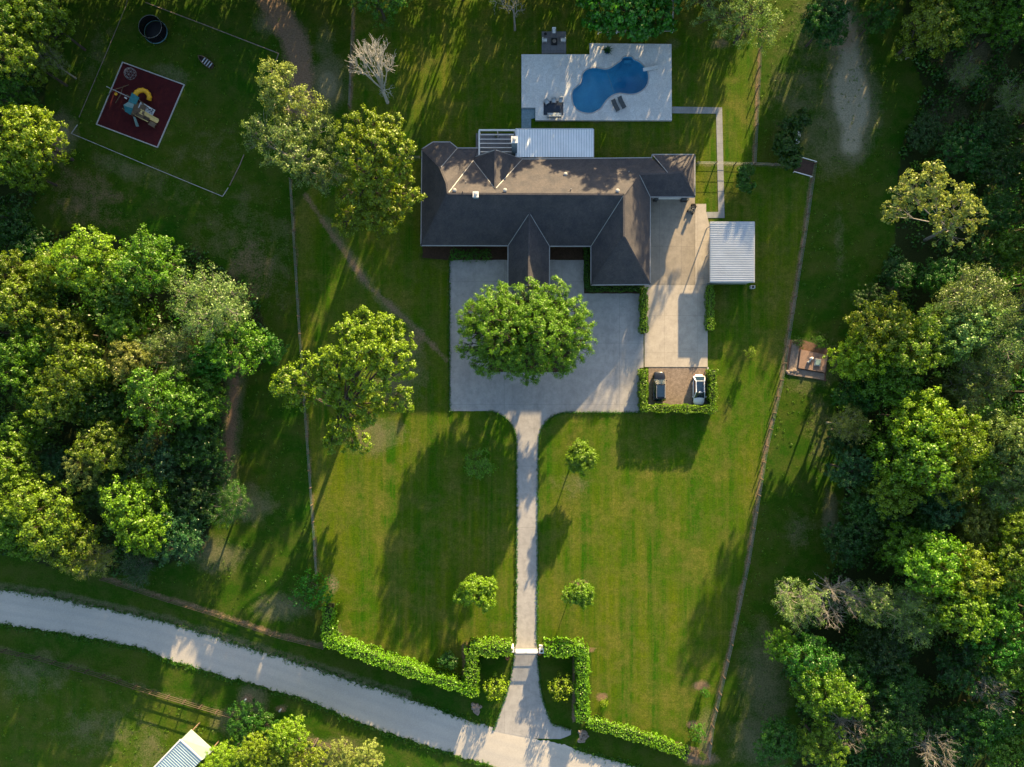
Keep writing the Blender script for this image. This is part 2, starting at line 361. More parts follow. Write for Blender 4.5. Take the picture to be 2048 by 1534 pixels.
def pip(X, Y, poly):
    ins = np.zeros(X.shape, bool); n = len(poly)
    for i in range(n):
        x1, y1 = poly[i][:2]; x2, y2 = poly[(i+1) % n][:2]
        if y1 == y2: continue
        c = ((y1 > Y) != (y2 > Y)) & (X < (x2 - x1) * (Y - y1) / (y2 - y1) + x1); ins ^= c
    return ins
def pdist(X, Y, pts):
    d = np.full(X.shape, 1e9)
    for (x1, y1), (x2, y2) in zip(pts[:-1], pts[1:]):
        dx, dy = x2-x1, y2-y1; t = np.clip(((X-x1)*dx + (Y-y1)*dy) / (dx*dx+dy*dy+1e-9), 0, 1)
        d = np.minimum(d, np.hypot(X - x1 - t*dx, Y - y1 - t*dy))
    return d

# ------------------------------------------------------------------ ground (photo pixel coordinates for the masks)
def ax(lo, hi, step, out):
    a = np.arange(lo, hi + step, step); o = np.array(out)
    return np.concatenate([-o[::-1] - hi, a, o + hi]) if True else a
gx = ax(-92, 92, .42, [4, 10, 22, 50, 110, 250, 600, 1400, 3000]); gy = ax(-70, 70, .42, [4, 10, 22, 50, 110, 250, 600, 1400, 3000])
GX, GY = np.meshgrid(gx, gy); X = GX * S + 1024; Y = 767 - GY * S
dirt = np.zeros(X.shape); dry = np.zeros(X.shape); lit = np.zeros(X.shape); mow = np.zeros(X.shape)
def line(m, pts, w, a=1.0): np.maximum(m, a * np.clip(1.25 - pdist(X, Y, pts) / w, 0, 1), out=m)
def blob(m, x, y, rx, ry, a=1.0, rot=0.0):
    c, s_ = math.cos(R(rot)), math.sin(R(rot)); u = ((X-x)*c + (Y-y)*s_)/rx; v = (-(X-x)*s_ + (Y-y)*c)/ry
    np.maximum(m, a * np.clip(1.4 - np.sqrt(u*u+v*v), 0, 1), out=m)
FENCE_E = [(1627,330),(1607,470),(1580,640),(1560,770),(1530,900),(1495,1120),(1460,1290),(1425,1440),(1415,1515)]
FENCE_W = [(583,360),(600,640),(613,830),(625,1000),(635,1145)]
FENCE_NW = [(708,20),(700,215)]
FENCE_YE = [(1519,100),(1507,330)]
FENCE_X = [(1391,328),(1507,330),(1585,333)]
FENCE_H = [(842,317),(668,319)]
FENCE_R = [(210,1155),(330,1195),(430,1225),(560,1270),(650,1292)]
FENCE_S = [(1190,1443),(1300,1478),(1395,1503)]
FENCE_B = [(-20,1291),(80,1312),(200,1345),(300,1378),(400,1408),(500,1437),(640,1480),(760,1520)]
RTOP = [(-400,1160),(-120,1168),(0,1178),(137,1202),(273,1231),(410,1267),(560,1316),(690,1358),(816,1397)]
lawnpoly = [(650,330),(840,320),(845,250),(700,230),(708,-60),(1519,-60),(1507,330),(1627,335),(1607,470),(1580,640),(1560,770),(1530,900),(1495,1120),(1460,1290),(1420,1510),(1180,1440),(1180,1300),(940,1300),(940,1385),(650,1290),(635,1145),(625,1000),(613,830),(600,640),(590,420)]
mow[pip(X, Y, lawnpoly)] = 1.0
mow[pip(X, Y, [(-400,1295),(300,1380),(760,1520),(760,2000),(-400,2000)])] = .5
line(dirt, FENCE_E, 5.5, .62); line(dirt, FENCE_W, 3.5, .45); line(dirt, FENCE_NW, 5, .6); line(dirt, FENCE_YE, 5, .6)
line(dirt, FENCE_R, 6, .6); line(dry, FENCE_H, 4, .5); line(dry, FENCE_X, 5, .55); line(dry, FENCE_B, 6, .35)
line(dirt, [(515,-60),(545,10),(585,70),(597,110),(603,170),(600,215)], 30, 1.0)
line(dirt, [(612,390),(650,450),(700,520),(740,575),(790,620),(840,665),(893,720)], 7, .55)
line(dry, [(650,440),(690,500),(760,600),(840,665)], 15, .5); line(dry, RTOP, 9, .9); line(dry, [(x, y-9) for x, y in RTOP], 9, .55)
line(dry, [(470,740),(460,860),(450,1000)], 26, .75); line(dirt, [(470,760),(462,850),(448,960)], 14, .7)
blob(dry, 655, 170, 40, 60, .8); blob(dry, 650, 90, 24, 40, .5); blob(dry, 535, 45, 34, 26, .6)
blob(dry, 1702, 195, 50, 110, 1.2, -6); line(dry, [(1650,-60),(1672,0),(1695,80),(1710,180),(1702,290)], 46, 1.0); blob(dry, 1690, 60, 45, 60, .85); blob(dry, 1650, 270, 80, 90, .45); blob(dirt, 1690, 75, 26, 34, .5)
blob(dry, 1630, 60, 60, 90, .4); blob(dry, 1600, 200, 70, 120, .35)
blob(dry, 118, 275, 34, 52, .9, 20); blob(dirt, 112, 285, 22, 34, .7); blob(dry, 240, 335, 60, 26, .4, 20)
blob(dry, 345, 150, 40, 22, .5, 20); blob(dry, 190, 110, 26, 80, .3, 22); blob(dry, 420, 300, 120, 60, .2)
blob(dry, 335, 370, 120, 40, .25, 20); blob(dry, 800, 745, 50, 75, .65); blob(dry, 745, 870, 70, 40, .55); blob(dirt, 830, 680, 26, 20, .6)
blob(dry, 1790, 580, 18, 36, .8); blob(dry, 1640, 860, 30, 100, .35); blob(dry, 1660, 1040, 16, 60, .75); blob(dry, 1600, 1060, 34, 40, .35)
blob(dry, 1530, 1370, 50, 130, .6); blob(dry, 1520, 1480, 60, 60, .7); blob(dry, 1545, 1290, 30, 40, .6); blob(dry, 1680, 480, 12, 90, .3)
blob(dry, 1620, 730, 60, 60, .5); blob(dry, 500, 1010, 50, 40, .6); blob(dry, 430, 1110, 60, 36, .6); blob(dry, 560, 1215, 60, 30, .6)
blob(dry, 665, 1170, 12, 20, .8); blob(dry, 668, 1270, 18, 22, .6); blob(dry, 1145, 968, 40, 26, .35)
blob(dirt, 1160, 1168, 16, 9, .9); blob(dirt, 1204, 1394, 11, 8, 1.0); blob(dirt, 1403, 1371, 15, 9, 1.0); blob(dirt, 1385, 1450, 12, 9, .9)
blob(dry, 470, 470, 90, 110, .28); blob(dirt, 500, 560, 50, 90, .35); blob(dirt, 175, 400, 90, 60, .35, 20); blob(dry, 560, 500, 30, 120, .3)
blob(dry, 505, 1400, 32, 36, .7); blob(dirt, 495, 1398, 12, 10, .7); blob(dirt, 562, 1418, 12, 9, .7)
blob(dry, 60, 1350, 80, 50, .4); blob(dry, 200, 1460, 110, 50, .35); blob(dry, 300, 1500, 40, 60, .4); blob(dry, 470, 1440, 60, 40, .45); blob(dry, 640, 1500, 90, 30, .6)
blob(dirt, 1400, 1517, 34, 16, .8); blob(dry, 1410, 1470, 16, 60, .6)
blob(dry, 1345, 90, 20, 14, .4); blob(dirt, 1440, 88, 30, 12, .45); blob(dry, 1940, 130, 70, 60, .6); blob(dry, 1890, 230, 50, 60, .4)
line(lit, [(845,512),(1000,512)], 10, .8); line(dirt, [(1076,240),(1200,243)], 2.5, .3)
line(dirt, [(1187,1300),(1150,1300),(1148,1440)], 5, .9); line(dirt, [(930,1290),(930,1380)], 7, .7); line(dirt, [(1190,1440),(1395,1500)], 5, .8)
line(dirt, [(650,1280),(930,1370)], 5, .6)
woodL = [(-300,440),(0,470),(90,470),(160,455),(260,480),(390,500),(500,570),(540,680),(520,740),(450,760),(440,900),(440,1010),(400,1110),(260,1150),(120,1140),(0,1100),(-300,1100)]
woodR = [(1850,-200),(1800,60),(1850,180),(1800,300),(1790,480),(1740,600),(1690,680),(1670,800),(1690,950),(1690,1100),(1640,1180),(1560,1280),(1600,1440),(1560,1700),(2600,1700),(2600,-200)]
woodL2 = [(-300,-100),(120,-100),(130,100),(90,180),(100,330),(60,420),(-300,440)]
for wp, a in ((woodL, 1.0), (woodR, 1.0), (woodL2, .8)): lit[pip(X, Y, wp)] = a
# keep lawns uniform inside paved footprints irrelevant
V = np.stack([GX, GY, np.zeros(GX.shape)], -1).reshape(-1, 3)
ny, nx = GX.shape; idx = np.arange(nx*ny).reshape(ny, nx)
F = np.stack([idx[:-1,:-1], idx[:-1,1:], idx[1:,1:], idx[1:,:-1]], -1).reshape(-1, 4)
fcx = (X[:-1,:-1] + X[1:,1:]).ravel()/2; fcy = (Y[:-1,:-1] + Y[1:,1:]).ravel()/2
hole = ((fcx > 1138) & (fcx < 1318) & (fcy > 115) & (fcy < 230)) | ((fcx > 1190) & (fcx < 1318) & (fcy > 98) & (fcy < 150))
me = npmesh('ground', V, F[~hole])
ca = me.color_attributes.new('mask', 'FLOAT_COLOR', 'POINT')
ca.data.foreach_set('color', np.stack([dirt, dry, lit, mow], -1).astype(np.float32).ravel())
tag(link('ground', me, 'ground'), kind='structure')

# ------------------------------------------------------------------ paved surfaces
def slab(name, pts, z0, z1, mat, kind='structure', h=0.0):
    return tag(MB().prism([P(x, y, h)[:2] for x, y in pts], z0, z1).build(name, mat), kind=kind)
def arc(cx, cy, rx, ry, a0, a1, n=10): return [(cx + rx*math.cos(R(a0+(a1-a0)*i/n)), cy + ry*math.sin(R(a0+(a1-a0)*i/n))) for i in range(n+1)]
rnd = random.Random(5)
def wob(pts, a=1.0, step=9):
    out = []
    for (x1, y1), (x2, y2) in zip(pts, pts[1:] + pts[:1]):
        k = max(1, int(math.hypot(x2-x1, y2-y1) / step))
        for i in range(k): out.append((x1+(x2-x1)*i/k + rnd.uniform(-a, a), y1+(y2-y1)*i/k + rnd.uniform(-a, a)))
    return out
court = [(899,520),(1016,520),(1016,573),(1098,573),(1098,520),(1168,520),(1168,587),(1279,587),(1281,668),(1287,668),(1287,735),(1279,736),(1279,825),(1150,825)] \
  + arc(1133,885,56,60,-90,-180,8) + [(1076,1000),(1075.5,1150),(1074,1299),(1076,1320),(1079,1360),(1085,1395),(1094,1425),(1104,1447),(1142,1459),(1142,1469),(1120,1478),(1060,1476),(985,1462),(992,1444),(1004,1412),(1014,1382),(1023,1345),(1028,1312),(1031,1299),(1032.5,1150),(1033,1000)] \
  + arc(972,882,61,60,0,-90,8) + [(899,822)]
slab('driveway', wob(court, .35), -.3, .05, 'drive')
slab('side_driveway', [(1289,570),(1415,570),(1415,734),(1289,734)], -.3, .08, 'newconc')
slab('side_driveway', [(1390,408),(1412,408),(1412,424),(1419,452),(1419,569.6),(1390,569.6)], -.3, .08, 'newconc')
slab('garage_apron', [(1300,385),(1389.6,385),(1389.6,569.6),(1300,569.6)], -.3, .07, 'oldconc')
slab('parking_gravel', [(1297,734.4),(1416,734.4),(1416,815),(1297,815)], -.3, .03, 'gravel')
slab('parking_kerb', [(1414,734.4),(1417,734.4),(1417,818),(1297,818),(1297,815.2),(1414,815.2)], -.3, .12, 'coping')
slab('garden_path', [(1344,213.5),(1444,215),(1449,436),(1412.4,436),(1412.4,424),(1436.5,424),(1432,227.5),(1344,226.5)], -.2, .05, 'walk')
slab('slate_path', [(1043,215.2),(1070.4,215.2),(1070.4,236),(1062,238),(1062,262),(1043,262)], -.2, .05, 'slate')
slab('fire_pit_pad', [(1083.5,63.5),(1132,63.5),(1132,108),(1083.5,108)], -.2, .10, 'pad')
slab('planting_bed', wob([(978.6,600),(1135.8,600),(1135.8,744),(978.6,743.5)], .5, 6), -.2, .10, 'mulch')
slab('planting_bed', wob([(1169,568),(1279,568),(1279,586.8),(1169,586.8)], .5), -.2, .09, 'mulch')
slab('planting_bed', wob([(1098.5,488),(1180,488),(1180,519.7),(1098.5,519.7)], .5), -.2, .09, 'mulch')
slab('planting_bed', wob([(845,488),(1015,488),(1015,520),(900,520),(845,516)], .8), -.2, .03, 'mulch')
slab('play_surface', [(246,125),(369,170),(315.6,295),(194,249)], -.2, .06, 'rubbermulch')
slab('stable_pad', wob([(1577,680),(1600,678),(1655,697),(1652,762),(1573,748)], 1.0, 8), -.2, .03, 'soil')
# road with ragged edges
rt = [(-400,1160),(-120,1168),(0,1178),(137,1202),(273,1231),(410,1267),(560,1316),(690,1358),(816,1397),(962,1449),(1060,1474),(1127,1490),(1172,1504),(1237,1524),(1400,1575),(1800,1690)]
rb = [(-400,1228),(-120,1236),(0,1246),(137,1267),(273,1294),(410,1341),(560,1382),(650,1415),(730,1449),(900,1507),(960,1524),(1100,1570),(1200,1600),(1300,1640),(1400,1680),(1800,1800)]
def resample(pts, n):
    p = np.array(pts, float); d = np.concatenate([[0], np.cumsum(np.hypot(*np.diff(p, axis=0).T))]); t = np.linspace(0, d[-1], n)
    return np.stack([np.interp(t, d, p[:,0]), np.interp(t, d, p[:,1])], -1)
nr = 700; A = resample(rt, nr); B = resample(rb, nr); rg = np.random.default_rng(3)
def rough(n, a, k=5):
    x = rg.normal(0, 1, n); y = np.convolve(x, np.ones(k)/k, 'same') * a + rg.normal(0, 1, n) * a * .35; return y
T = np.linspace(0, 1, 13); pts = A[:,None,:]*(1-T)[None,:,None] + B[:,None,:]*T[None,:,None]
ea, eb = rough(nr, 2.6), rough(nr, 2.6); pts[:,0,1] += ea; pts[:,12,1] += eb; A[:,1] += ea; B[:,1] += eb
crown_ = .06*(1-(2*T-1)**2)
rv = np.stack([(pts[...,0]-1024)/S, (767-pts[...,1])/S, np.broadcast_to(.025+crown_, pts.shape[:2])], -1).reshape(-1,3)
ri = np.arange(nr*13).reshape(nr,13); rf = np.stack([ri[:-1,:-1], ri[1:,:-1], ri[1:,1:], ri[:-1,1:]], -1).reshape(-1,4)
me = npmesh('road', rv, rf); at = me.attributes.new('across', 'FLOAT', 'POINT'); at.data.foreach_set('value', np.tile(T, nr).astype(np.float32))
tag(link('road', me, 'road'), kind='structure')

# edging boards of the play yard and of the red play surface
def edging(name, pts, wdt, z, label, cat, mat, close=False):
    b = MB(); q = [P(x, y) for x, y in pts]; q = q + [q[0]] if close else q; t = thing(name, (q[0].x, q[0].y, 0), label, cat)
    for a, c in zip(q[:-1], q[1:]):
        d = (c - a).normalized() * wdt/2
        MB().bar((a.x-d.x, a.y-d.y, z/2), (c.x-d.x-d.x*.2, c.y-d.y-d.y*.2, z/2), wdt, z).build('edging_board', mat, t, True)
    return t
edging('play_edging', [(246,125),(369,170),(315.6,295),(194,249)], .15, .16, 'pale edging boards around the red play surface', 'edging', 'coping', True)
edging('yard_edging', [(155,250),(143,267),(300,333),(380,366),(445.5,393),(457,375)], .08, .10, 'low pale board border along the lower side of the play yard', 'edging', 'coping')
edging('yard_edging', [(291.6,5),(410,50),(557.5,107),(552,122)], .12, .07, 'overgrown pale border along the upper side of the play yard', 'edging', 'stone')
edging('yard_edging', [(256,-5),(252,12),(228,70),(190,160),(158,235)], .08, .05, 'sunken pale border up the side of the play yard near the wood', 'edging', 'stone')
edging('yard_edging', [(488,310),(480,330),(459,372)], .10, .12, 'short pale border between the play yard and the crooked trees', 'edging', 'stone')

# ------------------------------------------------------------------ the house
E_ = 3.0
hp = {'SW':(842,491,E_),'NWa':(844,298,E_),'NWb':(866,284,E_),'NWc':(900,284,E_),'NWd':(915,296,E_),'A':(880.5,336,6.4),'A2':(893,366,7.9),
 'RL':(896,387,8.3),'RR':(1248,389,8.3),'N2':(957,296,E_),'V1':(946.5,321,3.5),'GL':(951,313.5,E_+.05),'Gp':(990.5,300,6.6),'Gm':(990.5,378,7.65),
 'GR':(1031,314,E_+.05),'GV':(1045,318,3.25),'NE':(1303.5,315.5,E_),'J':(1337,347,5.3),'K':(1363,344,5.3),'H':(1278,348,5.3),'W1':(1304.5,309,E_),
 'W2':(1389.6,309,E_),'W3':(1389.6,394,E_),'W4':(1300.6,394,E_),'SE':(1300,569,E_),'S2':(1182,570,E_),'S3':(1182,492.5,E_),'S4':(1099,492.5,E_),
 'S5':(1016,491.5,E_),'Fv':(1059,426,6.1),'Ff':(1057.5,570,6.1),'F1':(1016,576,E_),'F2':(1098.5,576,E_),'Gs':(1248,473,8.3)}
hv = {k: P(*v) for k, v in hp.items()}
house = thing('brick_house', P(1080, 420, 0), 'large rambling house with dark shingle hip roofs between the pool and the paved court', 'house')
ro = wl(house)
def rmesh(name, faces, mat, par=house):
    ks = sorted({k for f in faces for k in f}); ix = {k: i for i, k in enumerate(ks)}
    bm = bmesh.new(); bv = [bm.verts.new(hv[k] - wl(par)) for k in ks]
    for f in faces: bm.faces.new([bv[ix[k]] for k in f])
    for f in bm.faces:
        f.normal_update()
        if f.normal.z < 0: f.normal_flip()
    bmesh.ops.triangulate(bm, faces=[f for f in bm.faces if len(f.verts) > 3])
    me = bpy.data.meshes.new(name); bm.to_mesh(me); bm.free(); o = link(name, me, mat, par)
    m = o.modifiers.new('thick', 'SOLIDIFY'); m.thickness = .14; m.offset = -1; return o
main_roof = rmesh('roof', [['SW','S5','Fv','S4','S3','RR','RL'], ['SW','RL','A2','A','NWa'], ['NWa','A','NWb'], ['NWb','A','NWc'], ['NWc','A','NWd'],
  ['NWd','A','A2','RL','V1','N2'], ['RL','Gm','V1'], ['RL','RR','H','J','NE','GV','Gm'], ['Gp','GL','V1','Gm'], ['Gp','Gm','GV','GR'],
  ['S5','F1','Ff','Fv'], ['Fv','Ff','F2','S4'], ['S3','S2','Gs','RR'], ['S2','SE','Gs'], ['RR','Gs','SE','W4','H'],
  ['H','W4','W3','K','J'], ['K','W3','W2'], ['J','K','W2','W1']], 'shingle')
# pale fascia and gutter, following the eaves
eave = ['SW','NWa','NWb','NWc','NWd','N2']; runs = [eave, ['GR','GV'], ['GV','NE','W1','W2','W3','W4','SE','S2','S3','S4','F2'], ['F1','S5','SW'], ['F1','Ff','F2'], ['GL','Gp','GR']]
b = MB()
for r in runs:
    for i in range(len(r)-1):
        p, q = hv[r[i]], hv[r[i+1]]; b.bar(p + Vector((0,0,-.06)), q + Vector((0,0,-.06)), .15, .22)
b.build('gutter', 'trim', house, True)
for p, q in (('NWd','A'),('V1','RL'),('V1','Gm'),('GV','Gm'),('W1','J'),('Fv','S5'),('Fv','S4'),('RR','S3'),('H','W4')):
    MB().bar(hv[p] + Vector((0,0,.03)), hv[q] + Vector((0,0,.03)), .09, .05).build('valley_flashing', 'trim', house, True)
b = MB()
for p, q in (('SW','RL'),('RL','RR'),('A','A2'),('A2','RL'),('NWa','A'),('Gp','Gm'),('RR','H'),('H','J'),('J','K'),('K','W2'),('K','W3'),('RR','Gs'),('Gs','SE'),('Gs','S2'),('Fv','Ff')):
    b.bar(hv[p] + Vector((0,0,.04)), hv[q] + Vector((0,0,.04)), .26, .05)
b.build('ridge_cap', 'shingle', house, True)
# walls: solid bodies 0.55 m inside the eaves
def inset(keys, d=.55):
    p = [Vector((hv[k].x, hv[k].y)) for k in keys]; n = len(p); ar = sum(p[i].x*p[(i+1)%n].y - p[(i+1)%n].x*p[i].y for i in range(n)); s = 1 if ar > 0 else -1; out = []
    for i in range(n):
        a = (p[i] - p[i-1]).normalized(); c = (p[(i+1)%n] - p[i]).normalized(); na = Vector((-a.y, a.x))*s; nc = Vector((-c.y, c.x))*s
        m = (na + nc); m /= max(.3, m.length_squared/2); out.append(p[i] + m*d)
    return out
b = MB(); wp = inset(['SW','S5','F1','F2','S4','S3','S2','SE','W4','W3','W2','W1','NE','GR','GL','N2','NWd','NWc','NWb','NWa']); b.prism(wp, 0, 2.86)
for g in (('GL','Gp','GR'),):
    a, c, e = hv[g[0]], hv[g[1]], hv[g[2]]
    b.add([(a.x+.25, a.y-.3, 2.8), (e.x-.25, e.y-.3, 2.8), (c.x, c.y-.3, c.z-.25)], [(1,0,2)])
a, c, e = hv['F1'], hv['Ff'], hv['F2']; b.add([(a.x+.3, a.y+.3, 2.8), (e.x-.3, e.y+.3, 2.8), (c.x, c.y+.3, c.z-.3)], [(0,1,2)])
b.build('wall', 'brick', house, True)
def win(px, py, side, w_=1.4, h_=1.3, z=1.6, name='window'):
    c = P(px, py, 3.0); nrm = {'s':(0,-1),'n':(0,1),'e':(1,0),'w':(-1,0)}[side]; c = Vector((c.x - nrm[0]*.55, c.y - nrm[1]*.55, z))
    rz = 0 if side in 'sn' else math.pi/2
    f = MB().box((c.x+nrm[0]*.02, c.y+nrm[1]*.02, z), (w_+.2, .08, h_+.2), rz).build(name, 'white', house, True)
    MB().box((c.x+nrm[0]*.05, c.y+nrm[1]*.05, z), (w_, .06, h_), rz).build('pane', 'glass', f, True)
for x in (870, 915, 985, 1125, 1155): win(x, 491.7, 's')
for x in (1205, 1270): win(x, 570, 's')
for y in (340, 400, 455): win(842.5, y, 'w')
for x in (1080, 1120, 1215, 1260): win(x, 315.5, 'n', 1.8, 1.8, 1.4)
win(883, 284, 'n', 1.2); win(1345, 309, 'n'); win(1389.6, 350, 'e')
c = P(1345, 394, 3.0); MB().box((c.x, c.y+.50, 1.15), (4.9, .12, 2.3), 0).build('garage_door', 'white', house, True)
for y in (440, 510):
    c = P(1300, y, 3.0); MB().box((c.x-.52, c.y, 1.15), (.12, 4.6, 2.3)).build('garage_door', 'white', house, True)
c = P(1057, 576, 3.0); dd = MB().box((c.x, c.y+.50, 1.1), (1.8, .12, 2.2)).build('door', 'darkwood', house, True)
MB().lathe((c.x+.6, c.y+.41, 1.05), [(.03,-.05),(.05,0),(.03,.05)], 8).build('handle', 'steel', dd, True)
# chimneys, vents
def chim(px, py, ztop, z0, w1, d1, mat='white'):
    c = P(px, py, ztop)
    o = MB().box((c.x, c.y, (ztop+z0)/2), (w1*.86, d1*.86, ztop-z0)).build('chimney', 'brick' if mat == 'brick' else 'slate', house, True)
    q = MB().box((c.x, c.y, ztop+.06), (w1, d1, .14)); q.build('chimney_cap', 'white', o, True)
    MB().lathe((c.x, c.y, ztop+.13), [(.22,0),(.20,.22),(.30,.26),(.26,.34),(.03,.38)], 14).build('flue', 'galv', o, True)
chim(1029, 279.5, 7.6, 0, .95, 1.0); chim(951.5, 389, 8.7, 6.5, .85, .85)
def vent(px, py, h, kind=0):
    c = P(px, py, h)
    if kind == 0: MB().lathe((c.x, c.y, h-.15), [(.14,-.1),(.14,.12),(.30,.14),(.31,.22),(.22,.32),(.06,.36)], 14).build('turbine_vent', 'trim', house, True)
    else: MB().lathe((c.x, c.y, h-.5), [(.07,-.1),(.07,.62)], 8).lathe((c.x, c.y, h-.45), [(.20,-.03),(.10,.06)], 8).build('vent_pipe', 'trim' if kind == 1 else 'black', house, True)
for x, y in ((909,380.5),(1010,380.5),(1235,381.5)): vent(x, y, 8.15)
vent(1131, 348.5, 5.65); vent(1258, 343, 5.3, 1); vent(1142, 378, 8.0, 1); vent(931.5, 364, 6.9, 1); vent(925, 384, 8.5, 2)
# pergola on the north side
pg = thing('pergola', P(994, 285), 'white open beam pergola over the dark deck beside the porch roof', 'pergola')
zt = 3.1
def pb(name, x1, y1, x2, y2, w1, h1, z): a = P(x1, y1, z); c = P(x2, y2, z); MB().bar(a, c, w1, h1).build(name, 'white', pg, True)
pb('beam', 957.7, 260.5, 1030.4, 260.5, .22, .24, zt); pb('beam', 958.4, 262, 958.4, 311, .22, .24, zt-.01)
for y in (269.7, 278.5, 286.8, 295.4, 303.7): pb('rafter', 959.5, y, 1028, y, .09, .2, zt-.03)
for x, y in ((959.5,262),(995,262),(1029,262)):
    c = P(x, y, zt); MB().box((c.x, c.y, 1.5), (.16,.16,3.0)).build('post', 'white', pg, True)
tag(MB().prism([tuple(P(x, y)[:2]) for x, y in ((952,268),(1029,268),(1029,312),(952,312))], 0, .35).build('wooden_deck', 'pad'), 'grey plank deck under the white pergola', 'deck')
pt = thing('potted_plant', P(991.5, 273, 0) + Vector((0,0,.35)), 'small pale leafy plant in a dark pot on the deck under the pergola', 'plant')
MB().lathe((0,0,0), [(.14,0),(.20,.35),(.17,.35)], 12).build('pot', 'black', pt)
# porch roof
pr = thing('porch', P(1108, 286), 'covered back porch with a pale blue ribbed metal roof', 'porch')
def ribroof(name, x0, y0, x1, y1, h0, h1, mat, par, ribs, axis, lift=.05, wr=.06):
    """a sheet that slopes from h0 (top edge of the picture) to h1, with raised ribs"""
    a, b_, c, d = P(x0,y0,h0), P(x1,y0,h0), P(x1,y1,h1), P(x0,y1,h1); t = Vector((0,0,-.08)); q = MB()
    q.add([a,b_,c,d,a+t,b_+t,c+t,d+t], [(3,2,1,0),(4,5,6,7),(0,1,5,4),(1,2,6,5),(2,3,7,6),(3,0,4,7)])
    o = q.build(name, mat, par, True); r = MB(); up = Vector((0,0,lift/2+.002))
    for i in range(ribs):
        k = (i+.5)/ribs
        if axis == 'y': r.bar(a.lerp(b_, k)+up, d.lerp(c, k)+up, wr, lift)
        else: r.bar(a.lerp(d, k)+up, b_.lerp(c, k)+up, wr, lift)
    r.build('roof_rib', 'barnmetal_ribshade' if mat == 'porchmetal' else mat, o, True); return o  # porch ribs take a darker metal in place of rib shading
ribroof('metal_roof', 1031, 258.5, 1186.3, 314, 2.7, 3.15, 'porchmetal', pr, 30, 'y', .07, .07)
b = MB(); a, c = P(1031,258,2.7), P(1186.5,258,2.7); b.bar(a+Vector((0,.05,-.1)), c+Vector((0,.05,-.1)), .12, .2); c2 = P(1186.5,314,3.1); b.bar(c+Vector((.05,0,-.1)), c2+Vector((.05,0,-.1)), .12, .2); b.build('gutter', 'galv', pr, True)
for x in (1036, 1085, 1134, 1181):
    c = P(x, 262, 2.7); MB().box((c.x, c.y, 1.3), (.18,.18,2.6)).build('post', 'white', pr, True)
tag(MB().prism([tuple(P(x, y)[:2]) for x, y in ((1029.5,264),(1183,264),(1183,318),(1029.5,318))], 0, .12).build('patio', 'pad'), kind='structure')
# carport east of the drive
cp = thing('carport', P(1462, 505), 'square metal carport with a corrugated white roof beside the driveway', 'carport')
ribroof('metal_roof', 1420.5, 444.5, 1508, 564, 3.0, 3.0, 'carportmetal', cp, 27, 'x', .10, .10)
b = MB()
for p, q in (((1420,444),(1508.5,444)),((1508.5,444),(1508.5,564.5)),((1508.5,564.5),(1420,564.5)),((1420,564.5),(1420,444))): b.bar(P(*p,2.93), P(*q,2.93), .10, .2)
b.build('roof_trim', 'galv', cp, True)
a, c = P(1424, 562, 3.0), P(1505, 562, 3.0)
MB().box(((a.x+c.x)/2, a.y, 1.42), (c.x-a.x, .10, 2.84)).build('end_wall', 'galv', cp, True)
for x in (1424, 1505):
    for y in (449, 505): c = P(x, y, 3.0); MB().box((c.x, c.y, 1.42), (.12,.12,2.84)).build('post', 'galv', cp, True)
c = P(1503, 575, 0); ac = thing('utility_box', c, 'small grey box standing against the end wall of the carport', 'utility box')
MB().box((0,0,.35), (.7,.5,.7), 0, .05).build('casing', 'galv', ac); MB().lathe((0,0,.70), [(.2,0),(.18,.06)], 14).build('fan_cover', 'black', ac)
# barn at the lower edge, turned about 45 degrees
bn = thing('barn', P(375, 1520), 'grey blue metal roofed shed with a pale lean-to by the ranch fence', 'shed')
def quad(name, pts, mat, par, th=.08):
    v = [P(*p) for p in pts]; t = Vector((0,0,-th)); n = len(v)
    return MB().add(v + [x+t for x in v], [tuple(range(n))[::-1], tuple(range(n, 2*n))] + [(i,(i+1)%n,n+(i+1)%n,n+i) for i in range(n)]).build(name, mat, par, True)
ra = (361,1479,3.4); rb2 = (404,1519,3.0); rc = (318,1609,3.0); rd = (275,1569,3.4)
r1 = quad('metal_roof', [ra, rb2, rc, rd], 'barnmetal_ribshade', bn)
b = MB()
for i in range(26):
    k = (i+.5)/26; b.bar(P(*ra).lerp(P(*rd), k)+Vector((0,0,.03)), P(*rb2).lerp(P(*rc), k)+Vector((0,0,.03)), .06, .05)
b.build('roof_rib', 'barnmetal_ribshade', r1, True)
MB().bar(P(*ra)+Vector((0,0,.05)), P(*rb2)+Vector((0,0,.05)), .2, .12).bar(P(*ra)+Vector((0,0,.05)), P(*rd)+Vector((0,0,.05)), .2, .12).build('roof_trim', 'white', bn, True)
quad('lean_to_roof', [(382,1459,2.7),(427,1500,2.7),(405,1520,2.95),(362.5,1478.5,3.2)], 'creamroof', bn)
w0 = [P(368,1480,2.8), P(402,1514,2.8), P(318,1602,2.8), P(284,1570,2.8)]
MB().prism([tuple(x[:2]) for x in w0], 0, 2.85).build('wall', 'tealpale', bn, True)
for p in ((384,1462),(423,1500)): c = P(*p, 2.6); MB().box((c.x, c.y, 1.3), (.15,.15,2.6)).build('post', 'wood', bn, True)

